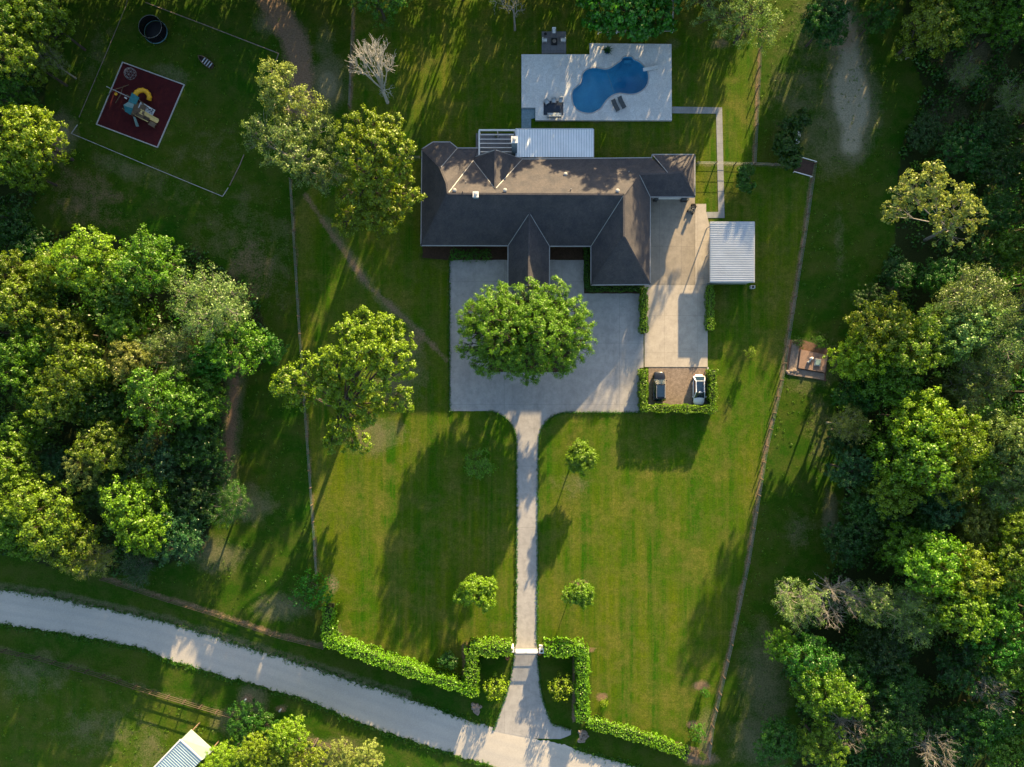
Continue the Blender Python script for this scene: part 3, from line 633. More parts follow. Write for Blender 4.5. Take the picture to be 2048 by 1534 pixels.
# ------------------------------------------------------------------ pool
poolz = [(490,600),(492,570),(502,548),(530,525),(556,503),(567,470),(572,432),(588,405),(615,387),(660,377),(700,381),(735,390),(772,389),(805,374),(845,345),(881,320),(885,302),(900,291),(932,288),(962,291),(969,312),(1003,324),(1035,345),(1062,377),(1084,412),(1089,450),(1084,490),(1068,525),(1040,552),(1000,575),(950,583),(905,577),(868,572),(830,578),(795,596),(760,625),(738,655),(716,690),(690,710),(655,727),(620,732),(580,727),(545,715),(516,692),(497,655)]
pool = [(x*.2539+1020, y*.2539+40) for x, y in poolz]
deckp = [(1043,108.6),(1179.6,108.6),(1179.6,86.5),(1343,88),(1343.7,240.5),(1070.8,240.5),(1070.8,215),(1043,215)]
DZ = .45
def sm(pts, n=3):
    for _ in range(n): pts = [((a[0]*.75+b[0]*.25, a[1]*.75+b[1]*.25)) for a, b in zip(pts, pts[1:]+pts[:1]) for a, b in ((a,b),(b,a))] if False else [q for a, b in zip(pts, pts[1:]+pts[:1]) for q in ((a[0]*.75+b[0]*.25, a[1]*.75+b[1]*.25), (a[0]*.25+b[0]*.75, a[1]*.25+b[1]*.75))]
    return pts
pw = [P(x, y, DZ)[:2] for x, y in sm(pool, 1)]; dw = [P(x, y, DZ)[:2] for x, y in deckp]
bm = bmesh.new(); es = []
for loop in (pw, dw):
    vs_ = [bm.verts.new((x, y, DZ)) for x, y in loop]; es += [bm.edges.new((vs_[i], vs_[(i+1) % len(vs_)])) for i in range(len(vs_))]
bmesh.ops.triangle_fill(bm, edges=es, use_beauty=True)
for f in bm.faces:
    f.normal_update()
    if f.normal.z < 0: f.normal_flip()
ex = bmesh.ops.extrude_edge_only(bm, edges=[e for e in bm.edges if len(e.link_faces) == 1 and max(abs(v.co.x - q[0]) + abs(v.co.y - q[1]) for v in e.verts for q in [min(dw, key=lambda d: abs(d[0]-v.co.x)+abs(d[1]-v.co.y))]) < .001])
for v in ex['geom']:
    if isinstance(v, bmesh.types.BMVert): v.co.z = -.1
me = bpy.data.meshes.new('pool_deck'); bm.to_mesh(me); bm.free(); tag(link('pool_deck', me, 'deck'), kind='structure')
pl = thing('swimming_pool', P(1180, 165), 'blue bean shaped swimming pool in the pale stone deck', 'pool')
n = len(pw); cxp = sum(p[0] for p in pw)/n; cyp = sum(p[1] for p in pw)/n
rings = [(1.0, DZ+.0), (.995, DZ-.35), (.98, -.4), (.94, None), (.5, None)]
x0q = min(p[0] for p in pw); x1q = max(p[0] for p in pw); wq = lambda x: -.75 - 1.6*max(0, min(1, ((x-x0q)/(x1q-x0q)-.38)/.4))
vs_ = [(cxp+(x-cxp)*k, cyp+(y-cyp)*k, z if z is not None else wq(cxp+(x-cxp)*k)) for k, z in rings for x, y in pw] + [(cxp, cyp, wq(cxp))]
fs = [(r*n+i, (r+1)*n+i, (r+1)*n+(i+1)%n, r*n+(i+1)%n) for r in range(4) for i in range(n)] + [(4*n+i, 5*n, 4*n+(i+1)%n) for i in range(n)]
MB().add(vs_, fs).build('basin', 'poolpl', pl, True, True)
wa = MB().add([(x, y, DZ-.12) for x, y in pw], [tuple(range(n))]).build('water', 'water', pl, True)
x0_ = min(p[0] for p in pw); x1_ = max(p[0] for p in pw)
def wz(x): return -.75 - 1.6*max(0, min(1, ((x-x0_)/(x1_-x0_)-.38)/.4))
wr_ = [(.985, DZ-.14), (.985, -.5), (.93, None)]; wv = []
for k_, z_ in wr_: wv += [(cxp+(x-cxp)*k_, cyp+(y-cyp)*k_, z_ if z_ is not None else wz(x)+.04) for x, y in pw]
wv.append((cxp, cyp, wz(cxp)+.04))
MB().add(wv, [tuple(range(n))] + [(r_*n+i, (r_+1)*n+i, (r_+1)*n+(i+1)%n, r_*n+(i+1)%n) for r_ in range(2) for i in range(n)] + [(2*n+i, 3*n, 2*n+(i+1)%n) for i in range(n)]).build('water_body', 'deep', wa, True)
b = MB(); ip = inset.__call__ if False else None
loop = [Vector((x, y, DZ+.012)) for x, y in pw] ; b = MB()
cc = Vector((cxp, cyp, DZ)); q = []
for i in range(n):
    t = (loop[(i+1)%n] - loop[i-1]).normalized(); nm = Vector((t.y, -t.x, 0))
    if (loop[i] - cc).dot(nm) < 0 and False: nm = -nm
    q.append(nm)
sg = 1 if sum(pw[i][0]*pw[(i+1)%n][1]-pw[(i+1)%n][0]*pw[i][1] for i in range(n)) > 0 else -1
o_ = [loop[i] + q[i]*sg*.20 for i in range(n)]
b.add([tuple(v) for v in loop] + [tuple(v) for v in o_], [(i, (i+1)%n, n+(i+1)%n, n+i) if sg < 0 else (i, n+i, n+(i+1)%n, (i+1)%n) for i in range(n)])
b.build('coping', 'coping', pl, True)
# pool rope line and steps
MB().tube([P(1213, 142, DZ-.1), P(1219, 158, DZ-.1), P(1227, 183, DZ-.1)], .02, 6).build('safety_rope', 'tealpale', pl, True)
db = thing('diving_board', P(1300, 139, DZ), 'white diving board over the round end of the pool', 'diving board', rz=R(11))
MB().box((0,0,.42), (2.35,.52,.08), 0, .02).build('board', 'white', db); MB().box((.7,0,.19), (.5,.34,.38)).build('stand', 'white', db)
for s_ in (-1, 1): MB().tube([(.95,s_*.24,0),(.95,s_*.24,.85),(.55,s_*.24,.85),(.4,s_*.24,.4)], .025, 6).build('handrail', 'galv', db)
ladder = thing('pool_steps', P(1256, 116, DZ), 'pale submerged step in the square alcove of the pool', 'pool steps')
MB().box((0,-.35,-.5), (1.25,.5,.3), 0, .03).build('tread', 'poolpl', ladder)
def lounger(px, py, rz, label):
    t = thing('sun_lounger', P(px, py, DZ) + Vector((0,0,0)), label, 'sun lounger', 'sun loungers by the pool', rz)
    MB().box((0,-.3,.30), (.68,1.25,.07), 0, .02).build('seat', 'darkfab', t); MB().add(*(lambda m: (m.v, m.f))(MB().bar((0,.33,.30),(0,.92,.62),.68,.07))).build('backrest', 'darkfab', t)
    for x in (-.3,.3):
        for y in (-.8,.35): MB().box((x,y,.13), (.05,.05,.28)).build('leg', 'steel', t)
lounger(1230.5, 212.5, R(28), 'charcoal sun lounger nearer the outdoor rug of the two loungers')
lounger(1243, 206.7, R(28), 'charcoal sun lounger nearer the diving board of the two loungers')
rug = tag(MB().prism([tuple(P(x, y, DZ)[:2]) for x, y in ((1087,202),(1126.5,202),(1126.5,230),(1087,230))], DZ+.004, DZ+.025).build('outdoor_rug', simple('navy_rug', (.045,.06,.085), (.03,.04,.06), 3, 20, .95)), 'dark navy rug under the outdoor sofa and armchairs', 'rug')
def armchair(px, py, rz, label, w_=.75, name='armchair', z=DZ, grp='chairs round the outdoor rug', mat='cushion', cat='armchair'):
    t = thing(name, P(px, py, z), label, cat, grp, rz); t.location.z = z + .03
    MB().box((0,.02,.36), (w_-.2,.62,.16), 0, .05).build('seat_cushion', mat, t); MB().box((0,-.33,.55), (w_-.05,.16,.55), 0, .05).build('backrest', mat, t)
    for s_ in (-1,1): MB().box((s_*(w_/2-.05),0,.42), (.10,.72,.09), 0, .02).build('armrest', 'trim', t)
    for sx in (-1,1):
        for sy in (-.3,.3): MB().box((sx*(w_/2-.06),sy,.19), (.06,.06,.38)).build('leg', 'trim', t)
    return t
armchair(1107.5, 203, R(180), 'pale armchair between the round-backed chair and the far corner of the rug')
armchair(1121.5, 202.5, R(180), 'pale armchair on the rug corner towards the pool')
armchair(1093, 205.5, R(215), 'pale round-backed armchair turned askew on the rug corner')
sf = armchair(1108.5, 232, 0, 'long pale sofa with dark pillows on the outdoor rug', 2.2, 'sofa', DZ, None, 'cushion', 'sofa')
for x in (-.35,.1): MB().box((x,-.2,.55), (.38,.14,.32), .2, .05).build('pillow', 'darkfab', sf)
for px, py, rz, lb in ((1107.6,64.5,R(180),'white chair at the head of the fire pit pad'),(1089.5,83,R(-90),'white chair on the fire pit pad beside the lawn'),(1125.5,82.5,R(90),'white chair on the fire pit pad towards the pool deck')):
    armchair(px, py, rz, lb, .66, 'patio_chair', .10, 'white chairs round the fire pit', 'white', 'chair')
fp = thing('fire_pit', P(1108.3, 84.5, .1), 'square dark fire pit in the middle of the grey paved pad', 'fire pit')
MB().box((0,0,.22), (.95,.95,.40), 0, .04).build('surround', 'black', fp); MB().lathe((0,0,.43), [(.30,0),(.26,.04),(.05,.07)], 14).build('fire_bowl', 'stone', fp)
bs = thing('side_table', P(1090.5, 70.5, .1), 'small dark side table at the upper corner of the fire pit pad', 'table')
MB().box((0,0,.45), (.4,.4,.04), .5, .01).build('tabletop', 'black', bs)
for i in range(4): MB().box((.15*math.cos(.5+.785+i*1.571),.15*math.sin(.5+.785+i*1.571),.21), (.03,.03,.42)).build('leg', 'black', bs)
plant_at = P(1213.5, 105, DZ)

# ------------------------------------------------------------------ play structures
PA = -R(20.2)
ps = thing('playset', P(275, 214), 'wooden playset with teal canopies, yellow slides and climbing wall on the red play surface', 'playset', rz=0)
O = wl(ps)
def lp(px, py, h): v = P(px, py, h) - O; v.z = h; return v
for x, y in ((258,194),(279,202),(269,229),(249,221)): v = lp(x+6, y+3, 1.6); MB().box((v.x, v.y, 1.5), (.11,.11,3.0)).build('post', 'wood', ps)
for x, y in ((276,206),(291,212),(285,236),(270,229)): v = lp(x, y, 1.6); MB().box((v.x, v.y, 1.25), (.11,.11,2.5)).build('post', 'wood', ps)
def plate(name, pts, mat, th=.05, par=None):
    v = [lp(*p) for p in pts]; t = Vector((0,0,-th)); k = len(v)
    f = [tuple(range(k))[::-1], tuple(range(k, 2*k))] + [(i,(i+1)%k,k+(i+1)%k,k+i) for i in range(k)]
    return MB().add(v + [a+t for a in v], f).build(name, mat, par or ps)
plate('platform', [(262,201,1.5),(292,212,1.5),(285,237,1.5),(255,226,1.5)], 'wood', .1)
plate('canopy', [(263.7,185,3.1),(278.5,195,3.1),(271.5,209,3.55),(256.5,203,3.55)], 'teal')
plate('canopy', [(247,210,3.15),(266,216,3.0),(261,229.5,2.55),(250,223,2.6)], 'teal')
plate('canopy_fold', [(256.5,203.5,3.5),(268,208,3.45),(265,216.5,3.05),(246,210.5,3.1)], 'tealpale')
cw = plate('climbing_wall', [(281,203,1.6),(310.5,220,.1),(305,231,.1),(276,215,1.6)], 'galv', .06)
b = MB()
for i in range(22):
    u, v = rnd.random()*.9+.05, rnd.random()*.8+.1; a = lp(281,203,1.66).lerp(lp(310.5,220,.16), u).lerp(lp(276,215,1.66).lerp(lp(305,231,.16), u), v); b.box(a, (.1,.1,.07))
b.build('hand_hold', 'black', cw)
b = MB(); cs = []
for i in range(9):
    k = i/8; c = lp(281.5,223.5,1.5).lerp(lp(316.5,243,.15), k); c.z = 1.5*(1-k)**1.15 + .12; cs.append(c)
d = (cs[-1]-cs[0]); d.z = 0; d.normalize(); sd_ = Vector((-d.y, d.x, 0)); prof = [(-.36,.18),(-.30,.18),(-.24,0),(.24,0),(.30,.18),(.36,.18)]; vsl = []; fsl = []
for c in cs: vsl += [c + sd_*a + Vector((0,0,z)) for a, z in prof]
for i in range(8): fsl += [(i*6+j, i*6+j+1, (i+1)*6+j+1, (i+1)*6+j) for j in range(5)]
sl = MB().add(vsl, fsl).build('straight_slide', 'cream', ps); m = sl.modifiers.new('t', 'SOLIDIFY'); m.thickness = .04
tp = [(270.5,190,1.75),(273.5,184.5,1.65),(279,181.2,1.5),(286,180.2,1.35),(292.5,183,1.15),(297,188,.95),(299,194,.75),(298,200,.55)]
MB().tube([lp(*p) for p in sm([tuple(q) for q in tp], 0)], .36, 12).build('tube_slide', 'yellow', ps, smooth=True)
v = [lp(*p) for p in tp]; b = MB()
for i in range(1, 7): b.tube([v[i]-(v[i+1]-v[i-1]).normalized()*.03, v[i]+(v[i+1]-v[i-1]).normalized()*.03], .39, 14)
b.build('joint_ring', 'yellow', ps)
for a0, a1 in (((271,231),(296,243.5)),((275,224),(300,237))): MB().bar(lp(*a0,1.5), lp(*a1,1.25), .09, .12).build('bridge_beam', 'cream' if a0[0] == 271 else 'wood', ps)
b = MB()
for i in range(11):
    k = (i+.3)/11; b.bar(lp(271,231,1.5).lerp(lp(296,243.5,1.25), k), lp(275,224,1.5).lerp(lp(300,237,1.25), k), .14, .05)
b.build('bridge_slat', 'darkwood', ps)
plate('picnic_table_top', [(300,241,.75),(312,247,.75),(308,255,.75),(296,249,.75)], 'wood', .08)
plate('rock_ramp', [(266,233,1.5),(270.5,234,1.5),(278,253,.1),(272,253,.1)], 'tealpale', .06)
for x, y in ((297,242),(310,248),(307,254),(297,248)): c = lp(x, y, .5); MB().box((c.x, c.y, .34), (.08,.08,.66)).build('leg', 'wood', ps)
MB().bar(lp(213,173,2.5), lp(259,194.5,2.5), .10, .12).build('swing_beam', 'trim', ps)
for p, q in (((226,180.5,2.5),(258,169.5,0)),((226,180.5,2.5),(216,190,0)),((243,186,2.5),(231,206,0)),((241,188,2.5),(247,172,0))): MB().bar(lp(*p), lp(*q), .08, .08).build('swing_leg', 'wood', ps)
s1 = MB().bar(lp(249,194.5,.5), lp(254,197.5,.5), .2, .04).build('swing_seat', 'white', ps); MB().tube([lp(250,190.5,2.45), lp(250,195,.52)], .012, 4).tube([lp(253,192,2.45), lp(253.5,197.3,.52)], .012, 4).build('swing_chain', 'steel', s1, True) if False else MB().tube([lp(250,190.5,2.45), lp(250,195,.52)], .012, 4).tube([lp(253,192,2.45), lp(253.5,197.3,.52)], .012, 4).build('swing_chain', 'steel', s1)
c = lp(232, 188, .5); s2 = MB().lathe((c.x, c.y, .35), [(.02,0),(.2,.06),(.24,.17),(.2,.28),(.02,.33)], 14).build('ball_swing', 'yellow', ps); MB().tube([(c.x, c.y, .65), lp(232,182.5,2.45)], .015, 4).build('swing_rope', 'wood', s2)
# geodesic climber
gd = thing('dome_climber', P(261.5, 148), 'pale metal geodesic climbing dome at the corner of the red play surface', 'climbing dome')
bm = bmesh.new(); bmesh.ops.create_icosphere(bm, subdivisions=2, radius=1.0); b = MB()
for e in bm.edges:
    p, q = e.verts[0].co, e.verts[1].co
    if p.z > -.1 and q.z > -.1: b.tube([(p.x*.92, p.y*.92, max(p.z,0)*.95+.06), (q.x*.92, q.y*.92, max(q.z,0)*.95+.06)], .020, 4)
bm.free(); b.build('climbing_frame', 'trim', gd)
# trampoline
tr = thing('trampoline', P(316.5, 69), 'round black trampoline with tall safety net at the upper corner of the play yard', 'trampoline')
MB().lathe((0,0,.78), [(1.62,0),(1.62,.02)], 32).build('jump_mat', 'black', tr)
b = MB(); b.tube([(1.78*math.cos(a*math.pi/16), 1.78*math.sin(a*math.pi/16), .8) for a in range(33)], .07, 6, False); b.build('rim_pad', simple('teal_pad', (.10,.22,.26)), tr)
b = MB(); k = 32
b.add([(1.75*math.cos(a*2*math.pi/k), 1.75*math.sin(a*2*math.pi/k), z) for z in (.85, 2.4) for a in range(k)], [(i,(i+1)%k,k+(i+1)%k,k+i) for i in range(k)]); b.build('safety_net', 'net', tr)
MB().tube([(1.75*math.cos(a*math.pi/16), 1.75*math.sin(a*math.pi/16), 2.42) for a in range(33)], .025, 5, False).build('top_ring', 'steel', tr)
for i in range(6):
    a = i*math.pi/3+.3; MB().tube([(1.8*math.cos(a),1.8*math.sin(a),0),(1.8*math.cos(a),1.8*math.sin(a),2.45)], .03, 6).build('pole', 'black', tr)
# play boat
pb_ = thing('play_boat', P(414, 126), 'small weathered wooden play boat lying in the play yard grass', 'play boat', rz=R(-38))
st = [(-1.35,.02,.75),(-1.0,.30,.6),(-.4,.5,.5),(.4,.52,.5),(1.0,.46,.52),(1.25,.42,.55)]; v = []; f = []
for x, w_, z in st: v += [(x,-w_,z),(x,-w_*.6,.12),(x,0,.03),(x,w_*.6,.12),(x,w_,z)]
for i in range(5): f += [(i*5+j, (i+1)*5+j, (i+1)*5+j+1, i*5+j+1) for j in range(4)]
f.append((25,26,27,28,29)); h = MB().add(v, f).build('hull', 'darkwood', pb_); m = h.modifiers.new('t', 'SOLIDIFY'); m.thickness = .06
for s_ in (-1,1): MB().tube([(x, s_*w_, z+.02) for x, w_, z in st], .04, 5).build('gunwale', 'wood', pb_)
for x, w_ in ((-.45,.42),(0,.46),(.45,.47),(.9,.44)): MB().box((x,0,.42), (.16,2*w_,.04)).build('thwart', 'galv', pb_)

# ------------------------------------------------------------------ cars
def car(px, py, rz, label, Lc, Wc, Hc_, paint, suv):
    t = thing('parked_car', P(px, py, 0) + Vector((0,0,.03)), label, 'car', None, rz)
    h = Lc/2; hb = .95 if suv else .80
    st = [(-h,.62,.55,.70,.55),(-h+.12,.82,.35,.80,.72),(-h+.5,.95,.28,.92,.9),(-h*.45,1,.25,1,1.0),(h*.25,1,.25,1,1.0),(h-.9,.98,.25,1,.97),(h-.35,.93,.30,.90,.86),(h-.08,.78,.38,.78,.66),(h,.60,.5,.7,.55)]
    v = []; f = []; w2 = Wc/2
    for y, kw, zl, kz, _ in st:
        zt_ = hb*kz; w_ = w2*kw
        v += [(-w_*.88,y,zl),(-w_,y,zl+.15),(-w_,y,zt_*.80),(-w_*.90,y,zt_*.96),(-w_*.55,y,zt_*1.03),(0,y,zt_*1.06),(w_*.55,y,zt_*1.03),(w_*.90,y,zt_*.96),(w_,y,zt_*.80),(w_,y,zl+.15),(w_*.88,y,zl)]
    k = 11
    for i in range(len(st)-1): f += [(i*k+j, (i+1)*k+j, (i+1)*k+(j+1)%k, i*k+(j+1)%k) for j in range(k)]
    f += [tuple(range(k)), tuple(range((len(st)-1)*k, len(st)*k))[::-1]]
    bo = MB().add(v, [q[::-1] for q in f]).build('body', paint, t, smooth=True); m = bo.modifiers.new('s', 'SUBSURF'); m.levels = m.render_levels = 1
    y0, y1, y2, y3 = (-h+.15, -h+.55, .30, 1.15) if suv else (-h+.35, -h+1.05, .35, 1.35)
    zt_ = Hc_; wr = w2*.72; wb = w2*.93
    base = [(-wb,y0,hb*.93),(wb,y0,hb*.93),(wb,y3,hb*.95),(-wb,y3,hb*.95)]; top = [(-wr,y1,zt_-.06),(wr,y1,zt_-.06),(wr,y2,zt_),(-wr,y2,zt_)]
    MB().add(base+top, [(4,5,6,7),(0,1,5,4),(1,2,6,5),(2,3,7,6),(3,0,4,7)]).build('window_glass', 'carglass', t)
    # roof sheet with sunroof
    rt_ = [(-wr*1.02,y1-.06,zt_-.05),(wr*1.02,y1-.06,zt_-.05),(wr*1.02,y2+.05,zt_+.005),(0,y2+.10,zt_+.03),(-wr*1.02,y2+.05,zt_+.005)]
    rf_ = MB().add(rt_ + [(a,b__,c+.03) for a,b__,c in rt_], [tuple(range(5)),tuple(range(5,10))]+[(i,(i+1)%5,5+(i+1)%5,5+i) for i in range(5)]).build('roof', paint, t)
    MB().box((0,(y1+y2)/2+.05,zt_+.025), (wr*1.62,(y2-y1)*(1.02 if not suv else .86),.05), 0, .01).build('sunroof', 'carglass', rf_)
    for s_ in (-1,1):
        MB().bar((s_*wb*.97,y3,hb*.97), (s_*wr,y2,zt_+.01), .09, .05).build('windscreen_pillar', paint, t)
        MB().bar((s_*wb*.97,y0,hb*.95), (s_*wr,y1,zt_-.03), .16, .06).build('rear_pillar', paint, t)
        MB().bar((s_*wb*.985,y0,hb*.97), (s_*wb*.985,y3,hb*.97), .05, .05).build('window_trim', 'galv' if suv else paint, t)
        if suv: MB().tube([(s_*wr*.92,y1,zt_+.06),(s_*wr*.92,y2-.1,zt_+.09)], .025, 5).build('roof_rail', 'galv', t)
        MB().box((s_*(w2+.09),y3-.2,hb*1.02), (.2,.14,.14), 0, .04).build('mirror', paint, t)
        MB().box((s_*w2*.66,h-.22,hb*.72), (w2*.26,.14,.10), s_*-.35, .04).build('headlight', 'lamp', t)
        MB().box((s_*w2*.72,-h+.10,hb*.80), (w2*.22,.10,.10), s_*.3, .03).build('tail_light', 'redlamp', t)
        for y in (-h+.85, h-.9):
            wh = MB(); kk = 18; wh.v = []; 
            for xx, r_ in ((-.11,.30),(-.09,.335),(.09,.335),(.11,.30)): wh.v += [(s_*(w2-.10)+xx, y+r_*math.cos(2*math.pi*i/kk), .34+r_*math.sin(2*math.pi*i/kk)) for i in range(kk)]
            wh.f = [(r*kk+i, r*kk+(i+1)%kk, (r+1)*kk+(i+1)%kk, (r+1)*kk+i) for r in range(3) for i in range(kk)] + [tuple(range(kk)), tuple(range(3*kk,4*kk))]
            wo_ = wh.build('wheel', 'rubber', t); rim = MB(); rim.v = [(s_*(w2+.015), y+.2*math.cos(2*math.pi*i/kk), .34+.2*math.sin(2*math.pi*i/kk)) for i in range(kk)]; rim.f = [tuple(range(kk))]; rim.build('rim', 'steel', wo_)
    return t
car(1316.5, 773, 0, 'black suv with roof rails parked on the gravel bay beside the drive hedge', 4.65, 1.92, 1.72, 'carblack', True)
car(1395.5, 779, R(180), 'white sedan with dark glass roof parked on the gravel bay', 4.75, 1.88, 1.45, 'carwhite', False)

# ------------------------------------------------------------------ fences, gate, small things
post_me = None
def fence(pts, label, mat='wood', step=2.6, h=1.25, rails=3, wire=True, cat='fence'):
    q = [P(x, y) for x, y in pts]; t = thing('fence', (q[0].x, q[0].y, 0), label, cat)
    L_ = [(b_-a).length for a, b_ in zip(q, q[1:])]; tot = sum(L_); k = max(2, int(tot/step)); pm = None
    def at_(d):
        for a, b_, l in zip(q, q[1:], L_):
            if d <= l: return a.lerp(b_, d/l)
            d -= l
        return q[-1].copy()
    for i in range(k+1):
        p = at_(tot*i/k)
        if pm is None: o = MB().box((0,0,h/2), (.12,.12,h)).build('post', mat, t); pm = o.data
        else: o = link('post', pm, None, t)
        o.location = (p.x-q[0].x, p.y-q[0].y, 0); o.rotation_euler = (rnd.uniform(-.04,.04), rnd.uniform(-.04,.04), rnd.random())
    b = MB()
    for r in range(rails):
        z = h*(.92 - r*.34)
        for a, b_ in zip(q, q[1:]):
            if wire: b.tube([(a.x,a.y,z),(b_.x,b_.y,z)], .018, 4)
            else: b.bar((a.x,a.y,z), (b_.x,b_.y,z), .035, .11)
    b.build('wire' if wire else 'rail', 'steel' if wire else mat, t, True)
    return t
fence(FENCE_E, 'long post and wire fence along the bare strip between the front lawn and the pasture')
fence(FENCE_W, 'post and wire fence between the front lawn and the wood by the road')
fence(FENCE_NW, 'short wire fence beside the leafless tree')
fence(FENCE_YE, 'wire fence between the pool lawn and the pale clearing')
fence(FENCE_X, 'low wire fence from the garage corner to the cattle guard')
fence(FENCE_H, 'short wire fence from the house corner to the crooked trees')
fence(FENCE_R, 'wooden rail fence between the wood and the gravel road', 'wood', 2.6, 1.35, 3, False)
fence(FENCE_S, 'rail fence behind the roadside hedge at the lawn corner', 'darkwood', 2.6, 1.2, 3, False)
fence(FENCE_B, 'ranch rail fence across the pasture on the far side of the road', 'darkwood', 2.6, 1.4, 3, False)
def gate():
    t = thing('driveway_gate', P(1053.5, 1303), 'white double driveway gate closed between two hedges', 'gate')
    for x0, x1 in ((1031.5,1051.3),(1052.7,1076)):
        a = P(x0, 1303.3, 1.2); c = P(x1, 1303.3, 1.2); b = MB()
        for z in (1.45,.8,.25): b.bar((a.x,a.y,z), (c.x,c.y,z), .30 if z == 1.45 else .06, .08)
        kk = int((c.x-a.x)/.16)
        for i in range(kk+1): x = a.x + (c.x-a.x)*i/kk; b.box((x, a.y, .8), (.05,.05,1.25))
        b.build('gate_leaf', 'white', t, True)
gate()
for px, py, lb in ((1023.5,1291,'white gate pillar at the end of the lawn hedge by the tree'),(1082,1293,'white gate pillar with a lamp ring beside the sapling lawn')):
    t = thing('gate_pillar', P(px, py), lb, 'gate pillar', 'gate pillars')
    MB().box((0,0,.85), (.62,.62,1.7), 0, .03).build('shaft', 'white', t); MB().box((0,0,1.76), (.78,.78,.12), 0, .03).build('cap', 'white', t)
    MB().lathe((0,0,1.82), [(.16,0),(.18,.14),(.05,.2)], 12).build('lamp', 'black', t)
for px, py, lb in ((1079,1304.5,'terracotta pot at the gate on the pasture side'),(1015,1314,'orange terracotta pot in front of the gate hedge')):
    t = thing('flower_pot', P(px, py), lb, 'pot'); MB().lathe((0,0,0), [(.16,0),(.26,.40),(.30,.42),(.30,.50),(.24,.50),(.22,.42)], 16).build('pot', 'terracotta', t); MB().lathe((0,0,.40), [(.22,0),(.02,.05)], 12).build('soil', 'mulch', t)
# pump slab
pu = thing('concrete_slab', P(1617, 722), 'broken pinkish concrete pad with rubble edges beside the long fence', 'concrete pad')
MB().prism([tuple(P(x, y)[:2]) for x, y in ((1600,699),(1653.5,710.5),(1648,745),(1595,736))], 0, .38).build('pad', 'slab', pu, True)
for i, pts in enumerate((((1584,686),(1598,690),(1594,737),(1578,744),(1576,742)), ((1577,744),(1594,738),(1648,747),(1648,760),(1574,749)))):
    MB().prism([tuple(P(x, y)[:2]) for x, y in pts], 0, .14).build('sunken_footing', 'stone', pu, True)
w1 = thing('water_pump', P(1621.5, 717, .38), 'white pump casing on the pinkish concrete pad', 'pump'); w1.location.z = .38
MB().lathe((0,0,0), [(.2,0),(.22,.5),(.16,.62),(.05,.66)], 14).build('tank', 'white', w1); MB().box((-.35,-.5,.15), (.5,.28,.28), .6, .05).build('motor', 'galv', w1); MB().tube([(0,-.1,.3),(-.25,-.4,.3),(-.5,-.7,.1)], .05, 6).build('pipe', 'white', w1)
w2_ = thing('metal_hatch', P(1635, 725, .38), 'square grey green hatch on the pinkish concrete pad', 'hatch'); w2_.location.z = .38
MB().box((0,0,.08), (.95,1.1,.16), R(-8), .03).build('frame', 'galv', w2_); MB().box((0,0,.19), (.75,.8,.06), R(-8), .02).build('lid', 'tealpale', w2_)
# boulders at the culverts and the road
def rocks(cx, cy, spread, nrock, label, grp):
    for i in range(nrock):
        an = i*6.283/nrock; x, y = cx + math.cos(an)*spread*rnd.uniform(.15,1.25), cy + math.sin(an)*spread*rnd.uniform(.15,1.0); r = rnd.uniform(.22,.46)
        bm = bmesh.new(); bmesh.ops.create_icosphere(bm, subdivisions=2, radius=r)
        for v in bm.verts: v.co *= 1 + .22*math.sin(v.co.x*7/r*.5+i) * math.cos(v.co.y*6/r*.5+i*2) ; v.co.z *= .55
        me = bpy.data.meshes.new('boulder'); bm.to_mesh(me); bm.free(); o = link('boulder', me, 'stone'); o.location = P(x, y) + Vector((0,0,r*.2)); o.rotation_euler.z = rnd.random()*6
        tag(o, label, 'boulder', grp)
rocks(952.5, 1416, 11, 9, 'rough brown boulder piled around the culvert beside the driveway mouth', 'culvert boulders by the driveway mouth')
rocks(1165, 1472, 13, 11, 'reddish boulder piled at the hedge end beside the road', 'culvert boulders at the hedge end')
rocks(1584, 745, 9, 7, 'broken stone lying on the edge of the concrete pad', 'rubble at the concrete pad')
for px, py, lb in ((492,1398,'white utility marker standing in the verge nearer the shed'),(562,1418,'white utility marker standing in the verge below the road')):
    t = thing('utility_marker', P(px, py), lb, 'marker', 'utility markers'); MB().box((0,0,.35), (.18,.18,.7), .4, .03).build('post', 'white', t); MB().box((0,0,.73), (.24,.24,.06), .4, .02).build('cap', 'galv', t)
def log(px, py, ang, l, r, label, mat='palebark'):
    t = P(px, py); o = MB().tube([(-l/2,0,r),(-l/4,.1,r+.03),(l/5,-.08,r),(l/2,.02,r)], [r,r*.95,r*.8,r*.5], 8).build('fallen_log', mat); o.location = t; o.rotation_euler.z = R(ang); tag(o, label, 'log')
log(1527, 1468, -68, 1.9, .16, 'pale fallen log at the corner of the pasture by the road')
log(1676, 862, -10, 2.4, .2, 'whitish log poking out of the bushes beside the pasture')
log(1786, 18, 50, 1.2, .12, 'pale broken log in the shade beyond the clearing'); log(1816, 116, 30, 1.0, .12, 'short pale log below the yellowish tree beyond the clearing')
